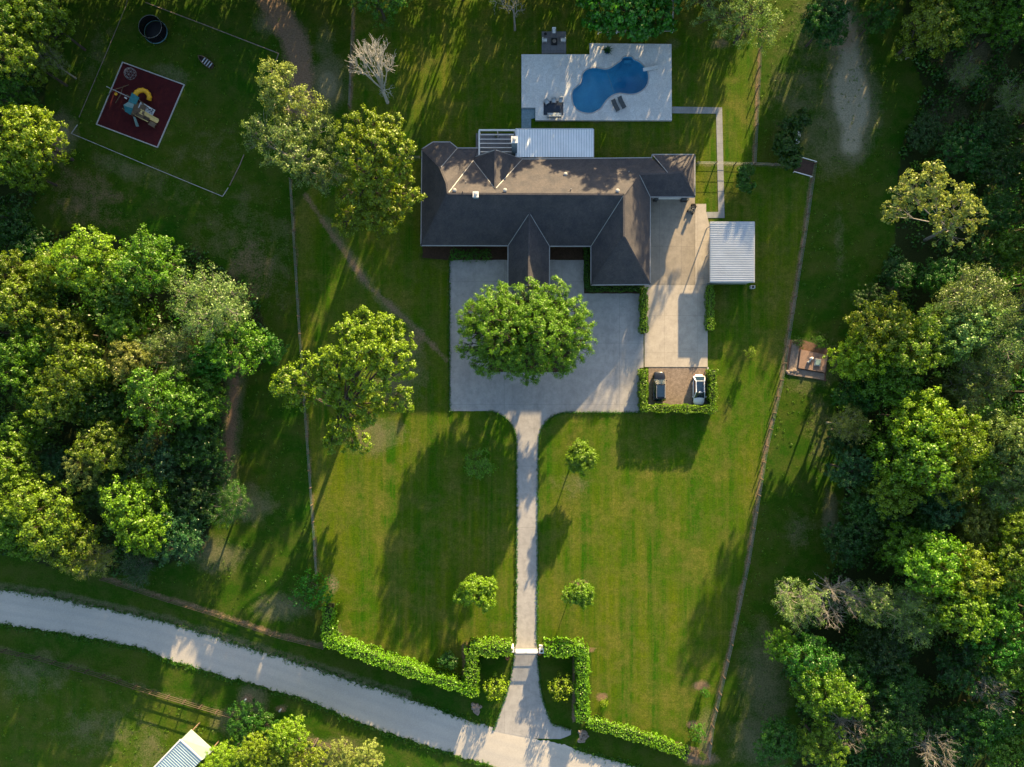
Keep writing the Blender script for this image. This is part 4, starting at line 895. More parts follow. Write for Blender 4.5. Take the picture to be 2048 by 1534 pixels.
# cattle guard, white bench, garage clutter
cg = thing('cattle_guard', P(1608, 335), 'rusty brown cattle guard between two white pipes', 'cattle guard', rz=R(-16))
MB().box((0,0,.06), (2.9,2.3,.10)).build('plate', 'darkwood', cg)
b = MB()
for i in range(12): b.tube([(-1.4,-1.05+i*.19,.14),(1.4,-1.05+i*.19,.14)], .035, 5)
b.build('crossbar', simple('rust', (.14,.07,.05), (.09,.05,.04)), cg)
for s_ in (-1,1): MB().tube([(-1.5,s_*1.22,.5),(1.5,s_*1.22,.5)], .07, 8).build('end_pipe', 'white', cg)
for s_ in (-1,1):
    for x in (-1.4,1.4): MB().tube([(x,s_*1.22,0),(x,s_*1.22,.5)], .06, 8).build('pipe_post', 'white', cg)
wb_ = thing('white_bench', P(1594, 272), 'narrow white slatted bench against the dark bush', 'bench', rz=R(80))
b = MB()
for i in range(3): b.box((0,-.14+i*.14,.45), (2.7,.11,.04))
b.build('seat', 'white', wb_); MB().box((0,-.22,.75), (2.7,.04,.12)).box((0,-.22,.6), (2.7,.04,.1)).build('backrest', 'white', wb_)
for x in (-1.2,0,1.2): MB().box((x,0,.22), (.06,.36,.44)).build('leg', 'white', wb_)
tt = thing('garden_tractor', P(1383, 419), 'small dark ride-on mower parked on the driveway below the garage', 'mower', rz=R(-30))
MB().box((0,.45,.42), (.5,.8,.35), 0, .06).build('bonnet', 'black', tt); MB().box((0,-.15,.28), (.95,.8,.16), 0, .04).build('mower_deck', 'darkfab', tt)
MB().box((0,-.35,.55), (.42,.4,.12), 0, .04).box((0,-.55,.78), (.42,.08,.4), 0, .03).build('seat', 'darkfab', tt)
MB().tube([(.17*math.cos(a*math.pi/6), .05+.17*math.sin(a*math.pi/6), .85) for a in range(13)], .02, 5, False).tube([(0,.05,.5),(0,.05,.85)], .02, 5).build('steering_wheel', 'steel', tt)
for x, y, r_ in ((-.45,-.5,.24),(.45,-.5,.24),(-.36,.65,.18),(.36,.65,.18)):
    wh = MB(); kk = 14; wh.v = [(x+xx, y+r_*math.cos(2*math.pi*i/kk), r_+r_*math.sin(2*math.pi*i/kk)) for xx in (-.09,.09) for i in range(kk)]
    wh.f = [(i,(i+1)%kk,kk+(i+1)%kk,kk+i) for i in range(kk)]+[tuple(range(kk)),tuple(range(kk,2*kk))]; wh.build('wheel', 'rubber', tt)
for px, py, lb in ((1310,400,'dark wheeled bin under the garage eave nearer the long wing'),(1364,400.5,'black wheeled bin under the garage eave'),(1371,400.5,'black wheeled bin at the outer corner of the garage eave')):
    t = thing('wheeled_bin', P(px, py) + Vector((0,0,.07)), lb, 'bin', 'wheeled bins by the garage'); MB().box((0,0,.5), (.55,.6,1.0), 0, .06).build('bin_body', 'black', t); MB().box((0,0,1.04), (.62,.68,.08), 0, .03).build('lid', 'darkfab', t)
# white frame under the tree beyond the pool
wf = thing('white_railing', P(1270, 40), 'white railed enclosure half hidden under the tree above the pool', 'railing')
for p, q in (((1196,68),(1344,65)),((1344,65),(1344,-20)),((1196,68),(1196,-20))):
    a, c = P(*p), P(*q); b = MB()
    for z in (.45,.95): b.bar((a.x,a.y,z),(c.x,c.y,z),.07,.10)
    b.build('rail', 'trim', wf, True)
for p in ((1196,68),(1233,67),(1270,66),(1307,66),(1344,65),(1344,32),(1344,0),(1196,32),(1196,0)):
    c = P(*p); MB().box((c.x,c.y,.5), (.14,.14,1.0)).build('post', 'white', wf, True)

# ------------------------------------------------------------------ vegetation
def unit(a): return a / np.maximum(1e-9, np.linalg.norm(a, axis=-1, keepdims=True))
def leafquads(C, Nn, size, asp, g):
    """rhombic leaf sprigs at C with normals about Nn"""
    n_ = len(C); u = unit(np.cross(Nn, g.normal(size=(n_,3)))); v = np.cross(Nn, u); s_ = size * g.uniform(.6, 1.35, (n_,1))
    bend = Nn * s_ * .10
    V = np.stack([C - u*s_*.5, C + v*s_*.5*asp + bend, C + u*s_*.5, C - v*s_*.5*asp + bend], 1).reshape(-1, 3)
    return V, np.arange(4*n_).reshape(-1, 4)
def tubes_np(segs, n=4):
    """segs: list of (p0, p1, r0, r1)"""
    if not segs: return np.zeros((0,3)), np.zeros((0,4), int)
    p0 = np.array([s_[0] for s_ in segs], float); p1 = np.array([s_[1] for s_ in segs], float); r0 = np.array([s_[2] for s_ in segs])[:,None,None]; r1 = np.array([s_[3] for s_ in segs])[:,None,None]
    d = unit(p1-p0); a = unit(np.cross(d, np.where(np.abs(d[:,2:3]) > .9, [[1.,0,0]], [[0,0,1.]]))); b = np.cross(d, a); th = np.arange(n)*2*np.pi/n
    ring = a[:,None]*np.cos(th)[None,:,None] + b[:,None]*np.sin(th)[None,:,None]
    V = np.concatenate([p0[:,None]+ring*r0, p1[:,None]+ring*r1], 1).reshape(-1,3); base = (np.arange(len(segs))*2*n)[:,None]; k = np.arange(n); k2 = (k+1) % n
    F = np.stack([base+k, base+k2, base+n+k2, base+n+k], -1).reshape(-1,4); return V, F
def kmeans(Pp, k, g, it=6):
    k = min(k, len(Pp)); c = Pp[g.choice(len(Pp), k, replace=False)]
    for _ in range(it):
        a = np.argmin(((Pp[:,None]-c[None])**2).sum(-1), 1)
        for j in range(k):
            if (a == j).any(): c[j] = Pp[a == j].mean(0)
    return a, c
def tree_meshes(seed, lobes, trunk_r=.22, sp=.95, lpt=26, leaf=.34, clump=.50, asp=.62, bare=0.0, fork=.38, inner=.30, down=-.35, gap=.15, twigs=0, flat=.7):
    g = np.random.default_rng(seed); T = []; O = []
    for (cx, cy, cz, rx, rz) in lobes:
        n_ = int(4*math.pi*rx*(rx*2+rz)/3*.62/sp**2)
        d = unit(g.normal(size=(n_,3))); d = d[d[:,2] > down]
        ph = g.uniform(0, 6.28, 6); k = 1 + .10*np.sin(3*d[:,0]*2+ph[0]) + .10*np.sin(3*d[:,1]*2+ph[1]) + .08*np.sin(9*d[:,0]+ph[2]) + .08*np.sin(8*d[:,1]+6*d[:,2]+ph[3])
        rr = k*g.uniform(.78, 1.06, len(d)); gp = np.sin(7*d[:,0]+ph[4])*np.sin(7*d[:,1]+ph[5]); keep = gp > (-1+2*gap)*.999 if gap > 0 else gp > -2
        keep = keep | (g.random(len(d)) > .8); d = d[keep]; rr = rr[keep]
        T.append(np.array([cx,cy,cz]) + d*np.array([rx,rx,rz])*rr[:,None]); O.append(d)
        m_ = int(n_*inner); d2 = unit(g.normal(size=(m_,3))); T.append(np.array([cx,cy,cz]) + d2*np.array([rx,rx,rz])*g.uniform(.25,.75,(m_,1))); O.append(d2)
    T = np.concatenate(T); O = np.concatenate(O); keep = np.ones(len(T), bool)
    for (cx, cy, cz, rx, rz) in lobes:
        q = np.linalg.norm((T-np.array([cx,cy,cz]))/np.array([rx,rx,rz]), axis=1); keep &= ~((q < .60) & (g.random(len(T)) < .55))
    keep &= T[:,2] > .5; T = T[keep]; O = O[keep]
    # skeleton
    top = T[:,2].max(); cen = T.mean(0); f0 = np.array([cen[0]*.15, cen[1]*.15, max(top*fork, .6)]); segs = []
    segs += [((0,0,0), (f0[0]*.4,f0[1]*.4,f0[2]*.5), trunk_r*1.25, trunk_r), ((f0[0]*.4,f0[1]*.4,f0[2]*.5), tuple(f0), trunk_r, trunk_r*.85)]
    a, c = kmeans(T, max(4, len(T)//30), g)
    for j in range(len(c)):
        I = np.where(a == j)[0]
        if not len(I): continue
        lj = f0 + (c[j]-f0)*.62; lj[2] -= .25*np.linalg.norm((c[j]-f0)[:2])*.3; mid = f0 + (lj-f0)*.5 + g.normal(0,.25,3); mid[2] += .2
        r1 = trunk_r*.5; segs += [(tuple(f0), tuple(mid), r1, r1*.8), (tuple(mid), tuple(lj), r1*.8, r1*.55)]
        a2, c2 = kmeans(T[I], max(2, len(I)//6), g, 4)
        for q in range(len(c2)):
            J = I[a2 == q]
            if not len(J): continue
            sj = lj + (c2[q]-lj)*.6 + g.normal(0,.08,3); segs.append((tuple(lj), tuple(sj), r1*.5, r1*.26))
            for t in J:
                e = T[t]; m2 = (sj+e)/2 + g.normal(0,.12,3); rt_ = max(.018, r1*.16); segs += [(tuple(sj), tuple(m2), rt_*1.2, rt_), (tuple(m2), tuple(e), rt_, rt_*.5)]
                for _ in range(twigs):
                    b0 = m2 + (e-m2)*g.uniform(.1,1); dd = unit((e-sj)[None])[0]*.6 + g.normal(0,.5,3) + np.array([0,0,.25]); segs.append((tuple(b0), tuple(b0+unit(dd[None])[0]*g.uniform(.35,.8)*sp), rt_*.7, rt_*.25))
    TV, TF = tubes_np(segs, 5)
    LV = LF = None
    keepL = g.random(len(T)) >= bare; T2 = T[keepL]; O2 = O[keepL]
    if lpt and len(T2):
        n_ = len(T2)*lpt; off = unit(g.normal(size=(n_,3)))*(g.random((n_,1))**.45)*clump*g.uniform(.7,1.3,(n_,1)); off[:,2] *= flat
        C = np.repeat(T2, lpt, 0) + off; Nn = unit(np.repeat(O2, lpt, 0)*.5 + off*.9/clump + g.normal(0,.55,(n_,3)) + np.array([0,0,.35]))
        LV, LF = leafquads(C, Nn, leaf, asp, g)
    return (TV, TF), (LV, LF)
def rl(seed, k, Rr, cz, rmin=.42, rmax=.62, zv=.8, flatz=.8):
    """random lobes inside a round crown of radius Rr"""
    g = random.Random(seed); out = [(0,0,cz+.3,Rr*.62,Rr*.62*flatz)]
    for i in range(k):
        a = i*2*math.pi/k + g.uniform(-.35,.35); r = Rr*g.uniform(rmin,rmax); d = Rr-r*g.uniform(.85,1.05); out.append((d*math.cos(a), d*math.sin(a), cz+g.uniform(-zv,zv), r, r*flatz))
    for i in range(4):
        a = i*1.571+g.uniform(-.4,.4); r = Rr*.42; out.append((Rr*.45*math.cos(a), Rr*.45*math.sin(a), cz-Rr*g.uniform(.6,.8), r, r*1.1))
    return out
VAR = {}
def variant(name, *a, **k):
    (tv, tf), (lv, lf) = tree_meshes(*a, **k)
    VAR[name] = (npmesh('trunk_'+name, tv, tf), npmesh('crown_'+name, lv, lf) if lv is not None else None)
    VAR[name][0].materials.append(MT['palebark'] if name.startswith(('bare','pale')) else MT['bark'])
    if VAR[name][1]: VAR[name][1].materials.append(MT['leaf'])
RB = 4.5
variant('a', 1, rl(1,7,RB,9.6), gap=.12, leaf=.27, lpt=40); variant('b', 2, rl(2,6,RB,9.4,.38,.7,1.2), gap=.16, leaf=.29, lpt=40)
variant('c', 3, rl(3,8,RB,9.8,.32,.5,1.4), gap=.16, leaf=.25, lpt=42); variant('d', 4, rl(4,5,RB,9.2,.45,.7,1.0,.9), gap=.1, leaf=.28, lpt=40)
variant('e', 5, rl(5,9,RB,9.6,.28,.48,1.5), gap=.22, leaf=.26, lpt=36, clump=.44); variant('f', 6, rl(6,7,RB,9.0,.35,.6,1.7,1.0), gap=.18, leaf=.27, lpt=40)
variant('pale', 7, rl(7,8,RB,9.4,.32,.5,1.3), gap=.2, leaf=.24, lpt=40, clump=.6, bare=.05, asp=.42, twigs=1)
variant('pale2', 8, rl(8,7,RB,9.4,.32,.55,1.5), gap=.25, leaf=.26, lpt=28, clump=.58, bare=.25, asp=.42, twigs=2)
variant('bare', 9, rl(9,6,RB,9.0,.35,.55,1.4), gap=.3, lpt=0, twigs=5, sp=1.05, inner=.15, trunk_r=.2)
variant('pecan', 10, rl(10,8,RB,9.6,.3,.5,1.6), gap=.32, leaf=.30, lpt=34, clump=.40, sp=1.05, asp=.75)
variant('small', 11, rl(11,5,RB*.9,6.0,.4,.6,.5,.95), gap=.08, leaf=.62, lpt=16, clump=.9, sp=1.35, trunk_r=.22, asp=.5)
variant('round', 12, [(0,0,6.0,4.2,4.2)], gap=0, leaf=.60, lpt=18, clump=.9, sp=1.2, trunk_r=.22, asp=.35, down=-.6)
variant('bush', 13, [(0,0,2.2,3.2,2.4),(2.2,.5,1.8,2.2,2.0),(-2,1,1.8,2.3,2.0),(.3,-2.2,1.7,2.2,1.8),(-.5,2.4,1.6,2.2,1.8)], gap=.1, leaf=.40, lpt=14, clump=.75, sp=1.2, trunk_r=.15, fork=.15, down=-.1)
TONE = dict(yg=(.190,.290,.006), lime=(.140,.275,.005), mid=(.095,.210,.005), olive=(.145,.230,.006), dark=(.030,.105,.004), pale=(.235,.295,.050), grey=(.155,.240,.048), teal=(.032,.118,.030), deep=(.016,.078,.003), brown=(.160,.180,.020), green=(.046,.165,.005), oak=(.125,.240,.004))
tr_rnd = random.Random(77)
def tree(px, py, r, hgt, var, tone, label, group=None, cat='tree', name='leafy_tree'):
    """crown centre seen at px,py with radius r (photo px); hgt in metres"""
    tm, cm_ = VAR[var]; full = {'small': 9.8, 'round': 10.2, 'bush': 4.4}.get(var, 12.6); ccz = {'small': 6.0, 'round': 6.0, 'bush': 2.0}.get(var, 9.6)
    sz = hgt/full; hc = ccz*sz; k = (HC-hc)/HC; sx = r/S*k/RB*1.02; c = P(px, py, hc)
    t = thing(name, (c.x, c.y, 0), label, cat, group, tr_rnd.uniform(0, 6.28)); t.scale = (sx*tr_rnd.uniform(.93,1.07), sx*tr_rnd.uniform(.93,1.07), sz)
    o = bpy.data.objects.new('trunk', tm); col.objects.link(o); o.parent = t
    if cm_:
        o = bpy.data.objects.new('crown', cm_); col.objects.link(o); o.parent = t
        tc_ = TONE[tone]; j = tr_rnd.uniform(.85, 1.15); o.color = (tc_[0]*j*tr_rnd.uniform(.92,1.08), tc_[1]*j, tc_[2]*j*tr_rnd.uniform(.8,1.2), 1)
    return t
def special(name, seed, base, lobes, tone, label, cat='tree', bark='bark', group=None, **kw):
    """lobes in photo pixels: (px, py, height, radius px)"""
    o = P(*base); ll = []
    for px, py, h, r in lobes: c = P(px, py, h) - o; q = r/S*(HC-h)/HC; ll.append((c.x, c.y, h, q, q*kw.get('fz', .8)))
    kw.pop('fz', None); (tv, tf), (lv, lf) = tree_meshes(seed, ll, **kw); t = thing(name, (o.x, o.y, 0), label, cat, group)
    link('trunk', npmesh('trunk', tv, tf), bark, t)
    if lv is not None: c = link('crown', npmesh('crown', lv, lf), 'leaf', t); c.color = (*TONE[tone], 1)
    return t
# the named single trees
special('oak_tree', 21, (1040,690), [(985,625,8.8,50),(1045,615,9.6,52),(1010,655,10.0,60),(965,665,8.2,44),(1075,640,9.8,48),(1105,590,8.4,36),(1135,630,8.6,42),(1150,665,8.0,34),(1100,670,9.8,56),(1120,705,7.8,38),(1060,705,8.8,46),(1000,700,8.0,48),(1030,725,6.8,36),(955,620,7.6,26),(940,640,6.4,28),(940,690,5.0,30),(975,725,4.6,30),(1060,735,4.8,34),(1120,725,4.8,30),(1160,690,5.4,28),(1165,640,6.0,24),(1000,600,6.2,28),(1080,640,5.0,50),(1000,670,5.0,50)], 'oak',
        'dense round evergreen oak growing through the paved court', sp=.74, lpt=56, leaf=.19, clump=.44, trunk_r=.45, gap=.05, inner=.3)
special('pecan_tree', 22, (745,385), [(730,250,13,36),(775,255,12.5,32),(700,262,12,28),(790,300,13,38),(745,300,14,46),(705,305,12.5,34),(790,340,11.5,32),(740,350,12,38),(760,385,9.5,42),(815,395,8.5,32),(715,400,8,38),(770,435,6.5,38),(700,445,5.5,30),(745,430,7.5,36)], 'yg',
        'spreading yellow-green tree touching the west corner of the house roof', sp=.88, lpt=52, leaf=.26, clump=.44, trunk_r=.4, gap=.22, inner=.35, asp=.7)
special('crooked_tree', 23, (590,215), [(540,140,12,24),(568,148,12,22),(545,180,12,32),(580,195,11,28),(615,215,9.5,32),(640,222,8,22),(560,215,10,28)], 'pale',
        'tall pale leafy tree beside the upper corner of the play yard', bark='palebark', sp=.85, lpt=36, leaf=.30, clump=.55, trunk_r=.3, gap=.12, bare=.04, asp=.5, inner=.4)
special('crooked_tree', 24, (620,345), [(520,250,11.5,28),(560,262,12,30),(505,280,10.5,20),(600,270,10.5,30),(640,258,9.5,28),(545,300,11.5,34),(590,315,11,34),(630,330,9.5,32),(600,350,8.5,28),(650,360,8,30),(680,340,9,24),(655,300,8,22)], 'grey',
        'sprawling grey-green tree with bare silver twigs below the play yard corner', bark='palebark', sp=.85, lpt=34, leaf=.30, clump=.55, trunk_r=.35, gap=.15, bare=.10, asp=.5, twigs=1, inner=.4)
special('pecan_tree', 25, (705,815), [(735,650,14,34),(700,665,14,32),(770,655,13,30),(800,690,13,28),(730,700,15,44),(775,715,14,38),(690,720,14,36),(805,735,12,26),(745,750,13.5,42),(660,720,12,28),(620,740,12,34),(585,760,11.5,32),(560,775,10.5,22),(600,795,10,28),(650,775,12,30),(800,800,9.5,26),(700,790,11,40),(740,820,8.5,36),(690,850,6.5,34),(720,885,4.5,26),(670,880,5,24)], 'yg',
        'large lone yellow-green tree leaning over the front lawn fence', sp=.88, lpt=56, leaf=.26, clump=.46, trunk_r=.34, gap=.12, inner=.35, asp=.7)
special('pecan_tree', 26, (1850,480), [(1800,400,15,36),(1830,370,17,34),(1865,360,17.5,32),(1905,400,17,42),(1935,430,15.5,34),(1900,460,15,36),(1780,425,13,24),(1870,410,14,34),(1930,395,15,24),(1885,345,18,16),(1850,345,18,14)], 'pale',
        'tall cream-green tree standing alone before the dark thicket', bark='palebark', sp=1.0, lpt=30, leaf=.30, clump=.44, trunk_r=.22, gap=.25, asp=.75, inner=.3)
special('bare_tree', 27, (775,205), [(745,120,12,34),(725,105,13,26),(765,105,13,26),(710,125,12,20),(775,130,11,20),(748,90,14,24),(772,182,4.5,18)], 'mid',
        'leafless silver tree on the lawn edge above the house', bark='silver', sp=.62, lpt=0, trunk_r=.24, gap=.1, twigs=3, fork=.3, inner=.35)
special('bare_tree', 28, (1030,60), [(1005,5,10,26),(1035,15,8,18),(1020,-10,11,24)], 'mid', 'leafless pale tree poking in at the top edge above the pool lawn', bark='palebark', sp=.7, lpt=0, trunk_r=.16, gap=.1, twigs=3)
special('shade_tree', 29, (1265,55), [(1190,15,7,32),(1225,35,7.5,36),(1265,30,8.5,40),(1305,30,7.5,36),(1330,5,7,30),(1245,-5,8.5,40),(1205,50,5.5,24),(1285,60,5.5,26),(1325,50,5.5,22),(1305,-20,8,36),(1175,-15,7,30)], 'green',
        'broad dark green tree over the white railing above the pool', sp=.85, lpt=26, leaf=.42, clump=.5, trunk_r=.35, gap=.18, asp=.8)
special('willow_tree', 30, (1470,85), [(1410,5,10,34),(1455,15,12,42),(1500,20,13,40),(1535,45,12,28),(1480,55,10,34),(1520,80,9,26),(1440,45,9,28),(1385,-10,9,26),(1515,-20,12,36)], 'grey',
        'feathery grey-green tree shading the lawn beyond the pool deck corner', sp=.85, lpt=26, leaf=.26, clump=.5, trunk_r=.3, gap=.15, asp=.4)
special('shade_tree', 31, (770,40), [(745,0,9,26),(780,5,10,28),(800,-5,10,24),(765,30,6,22),(720,-15,9,30)], 'green', 'feathery dark green tree at the top edge above the leafless tree', sp=.85, leaf=.28, trunk_r=.2, asp=.45)
special('dark_shrub', 32, (1588,285), [(1600,240,2.4,20),(1580,252,2.6,20),(1574,280,2.8,22),(1576,305,2.8,22),(1584,322,2.4,18),(1568,295,2.2,18)], 'dark', 'tall dark evergreen bush beside the narrow white bench', cat='shrub', sp=.5, lpt=50, leaf=.25, clump=.35, trunk_r=.1, gap=0, fork=.2)
special('sapling', 33, (1497,357), [(1488,342,2.4,11),(1500,339,2.3,10),(1484,355,2.2,11),(1486,370,2.1,12),(1500,374,2.0,10)], 'green', 'small bright green crescent shaped tree by the low wire fence', cat='tree', sp=.42, lpt=56, leaf=.24, clump=.32, trunk_r=.07, gap=0)
# lawn trees
tree(957,928,31,4.6,'round','mid','dark round lawn tree in shade beside the curve of the drive')
special('ornamental_tree', 41, (1150,907), [(1162,917,3.4,27),(1160,905,3.8,22),(1150,922,3.2,20),(1176,915,3.2,20)], 'olive', 'neat domed lawn tree with long shadow beside the straight drive', sp=.45, lpt=46, leaf=.18, clump=.34, trunk_r=.10, gap=0, inner=.5)
special('ornamental_tree', 42, (945,1160), [(950,1182,3.6,26),(930,1192,3.2,18),(970,1172,3.4,18),(972,1198,3.0,20),(944,1170,3.8,20),(984,1160,3.4,8),(915,1195,2.8,10)], 'yg', 'shaggy bright green lawn tree near the gate on the shaded lawn', sp=.45, lpt=44, leaf=.20, clump=.34, trunk_r=.11, gap=.1, inner=.4)
special('ornamental_tree', 43, (1147,1172), [(1160,1184,3.8,21),(1144,1190,3.4,18),(1168,1198,3.3,18),(1173,1180,3.6,15)], 'lime', 'young lime green tree in a mulch ring near the gate', sp=.38, lpt=40, leaf=.17, clump=.30, trunk_r=.06, gap=.1)
tree(626,1177,46,5.4,'bush','green','dark bushy tree at the foot of the fence by the road hedge')
tree(895,1322,21,3.0,'small','dark','small dark shrubby tree inside the corner of the long roadside hedge')
tree(993,1371,28,3.5,'bush','yg','bright round shrub on the shaded grass beside the driveway mouth towards the wood','shrubs flanking the driveway mouth','shrub','round_shrub')
tree(1124,1371,30,3.5,'bush','yg','bright round shrub on the shaded grass between the driveway mouth and tall hedge','shrubs flanking the driveway mouth','shrub','round_shrub')
tree(1501,706,10.5,2.6,'round','olive','tiny round sapling with a long shadow below the carport')
tree(1209,1405,9,1.6,'bush','yg','tiny bright sapling in a mulch ring near the tall roadside hedge','saplings in mulch rings','sapling','sapling')
tree(1410,1384,10,1.8,'bush','green','tiny sapling in a mulch ring near the end of the long fence','saplings in mulch rings','sapling','sapling')
tree(1394,1466,20,2.6,'bush','green','low green bush at the corner of lawn and roadside hedge',None,'shrub','shrub')
tree(1404,1511,9,1.2,'bush','lime','little bush by the road at the end of the long fence',None,'shrub','shrub')
tree(1596,683,13,1.2,'bush','dark','low weedy clump behind the broken concrete pad',None,'shrub','shrub'); tree(1640,686,15,1.3,'bush','green','low green weedy bush along the top of the concrete pad',None,'shrub','shrub')
for i, x in enumerate((912,932,952,972)): tree(x, 509+(i%2)*3, 15, 1.5, 'bush', 'green', 'low dark shrub in the bed under the front eave', 'shrubs under the front eave', 'shrub', 'shrub')
def spiky():
    t = thing('potted_palm', plant_at, 'spiky dark plant in a blue pot on the pool deck edge', 'plant')
    MB().lathe((0,0,0), [(.28,0),(.42,.45),(.46,.62),(.40,.62),(.36,.5)], 16).build('pot', 'bluepot', t)
    b = MB(); g = random.Random(4)
    for i in range(46):
        a = g.random()*6.28; e = g.uniform(.1,1.2); l = g.uniform(.8,1.3); d = Vector((math.cos(a)*math.cos(e), math.sin(a)*math.cos(e), math.sin(e))); s_ = Vector((-math.sin(a), math.cos(a), 0))*.045
        p0 = Vector((0,0,.6)); p1 = p0+d*l*.5; p2 = p0+d*l+Vector((0,0,-.25*l)); b.add([p0-s_*.5,p0+s_*.5,p1+s_,p1-s_,p2], [(0,1,2,3),(3,2,4)])
    o = b.build('leaves', 'leaf', t); o.color = (*TONE['teal'], 1)
    o = link('leaves', npmesh('leaves', *leafquads(np.random.default_rng(3).normal(0,.13,(60,3))+np.array([0,0,.35]), unit(np.random.default_rng(4).normal(size=(60,3))), .16, .6, np.random.default_rng(5))), 'leaf', pt); o.color = (*TONE['pale'], 1)
spiky()
# hedges
def hedge(pts, wd, h, label, tone='lime', seed=1, leaf=.20, dens=75):
    g = np.random.default_rng(seed); q = [np.array(P(x, y, h*.8)[:2]) for x, y in pts]; o = Vector((q[0][0], q[0][1], 0)); t = thing('hedge', o, label, 'hedge'); C = []; Nn = []; b = MB()
    for a, c in zip(q[:-1], q[1:]):
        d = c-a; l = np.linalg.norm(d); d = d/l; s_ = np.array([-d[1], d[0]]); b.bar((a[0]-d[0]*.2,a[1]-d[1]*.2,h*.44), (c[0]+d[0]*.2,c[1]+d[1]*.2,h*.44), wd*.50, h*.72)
        n_ = int(l*(wd+2*h)*dens); u = g.uniform(-.3, l+.3, n_); side = g.choice(3, n_, p=[wd*1.3/(wd*1.3+2*h), h/(wd*1.3+2*h), h/(wd*1.3+2*h)])
        w_ = g.uniform(-1,1,n_); z = g.uniform(0,1,n_); bul = 1 + .17*np.sin(u*1.7+seed) + .13*np.sin(u*4.1+2*seed) + .08*np.sin(u*9.3+seed) + g.normal(0,.07,n_); dep = 1-np.abs(g.normal(0,.10,n_))
        lat = np.where(side == 0, w_, np.where(side == 1, 1, -1)*dep)*wd/2*bul*(1-.12*z*(side > 0)); zz = np.where(side == 0, h*dep*(.93+.07*bul)-.12*w_**4*h, z*h*.97)
        p = a[None]+d[None]*u[:,None]+s_[None]*lat[:,None]; C.append(np.concatenate([p, zz[:,None]], 1)); nn = np.zeros((n_,3)); nn[side == 0, 2] = 1; nn[:, :2] += s_[None]*np.where(side == 1, 1, np.where(side == 2, -1, 0))[:,None]; Nn.append(nn)
    C = np.concatenate(C) - np.array([o.x, o.y, 0]); Nn = unit(np.concatenate(Nn) + g.normal(0,.55,C.shape)); ob = link('foliage', npmesh('foliage', *leafquads(C, Nn, leaf, .6, g)), 'leaf', t); ob.color = (*TONE[tone], 1)
    k = b.build('branches', 'core', t, True); return t  # solid dark core added to block light inside the leaves, not modelled branches
HT = 2.6
hedge([(1288,742),(1288,816),(1426,819),(1426,742)], 1.25, 2.5, 'tall clipped hedge wrapping three sides of the gravel parking bay', 'lime', 3)
hedge([(1288.5,578),(1288.5,662)], 1.15, 1.8, 'clipped hedge strip between the court and the pale driveway', 'lime', 4)
hedge([(1421,574),(1421,657)], 1.15, 1.8, 'clipped hedge strip on the carport side of the pale driveway', 'lime', 5)
hedge([(1176,577),(1276,577)], .9, 1.1, 'low dark hedge under the eave of the garage wing', 'green', 6)
hedge([(1174,495),(1174,572)], .8, 1.1, 'low dark hedge in the recess beside the garage wing', 'green', 7)
hedge([(656,1218),(655,1282),(700,1300),(770,1325),(850,1352),(930,1376),(948,1384)], 1.7, 3.2, 'long bushy roadside hedge running from the dark tree to the gate corner', 'lime', 8, .25, 55)
hedge([(944,1388),(944,1299),(1020,1299)], 2.1, 3.2, 'hedge elbow beside the gate on the shrubby lawn side', 'lime', 9, .25, 55)
hedge([(1092,1300),(1165,1300),(1166,1440)], 2.0, 3.2, 'hedge elbow beside the gate running down to the road boulders', 'lime', 10, .25, 55)
hedge([(1178,1446),(1240,1463),(1310,1484),(1372,1508)], 1.7, 1.6, 'long bushy roadside hedge in front of the open lawn corner', 'lime', 11, .25, 55)
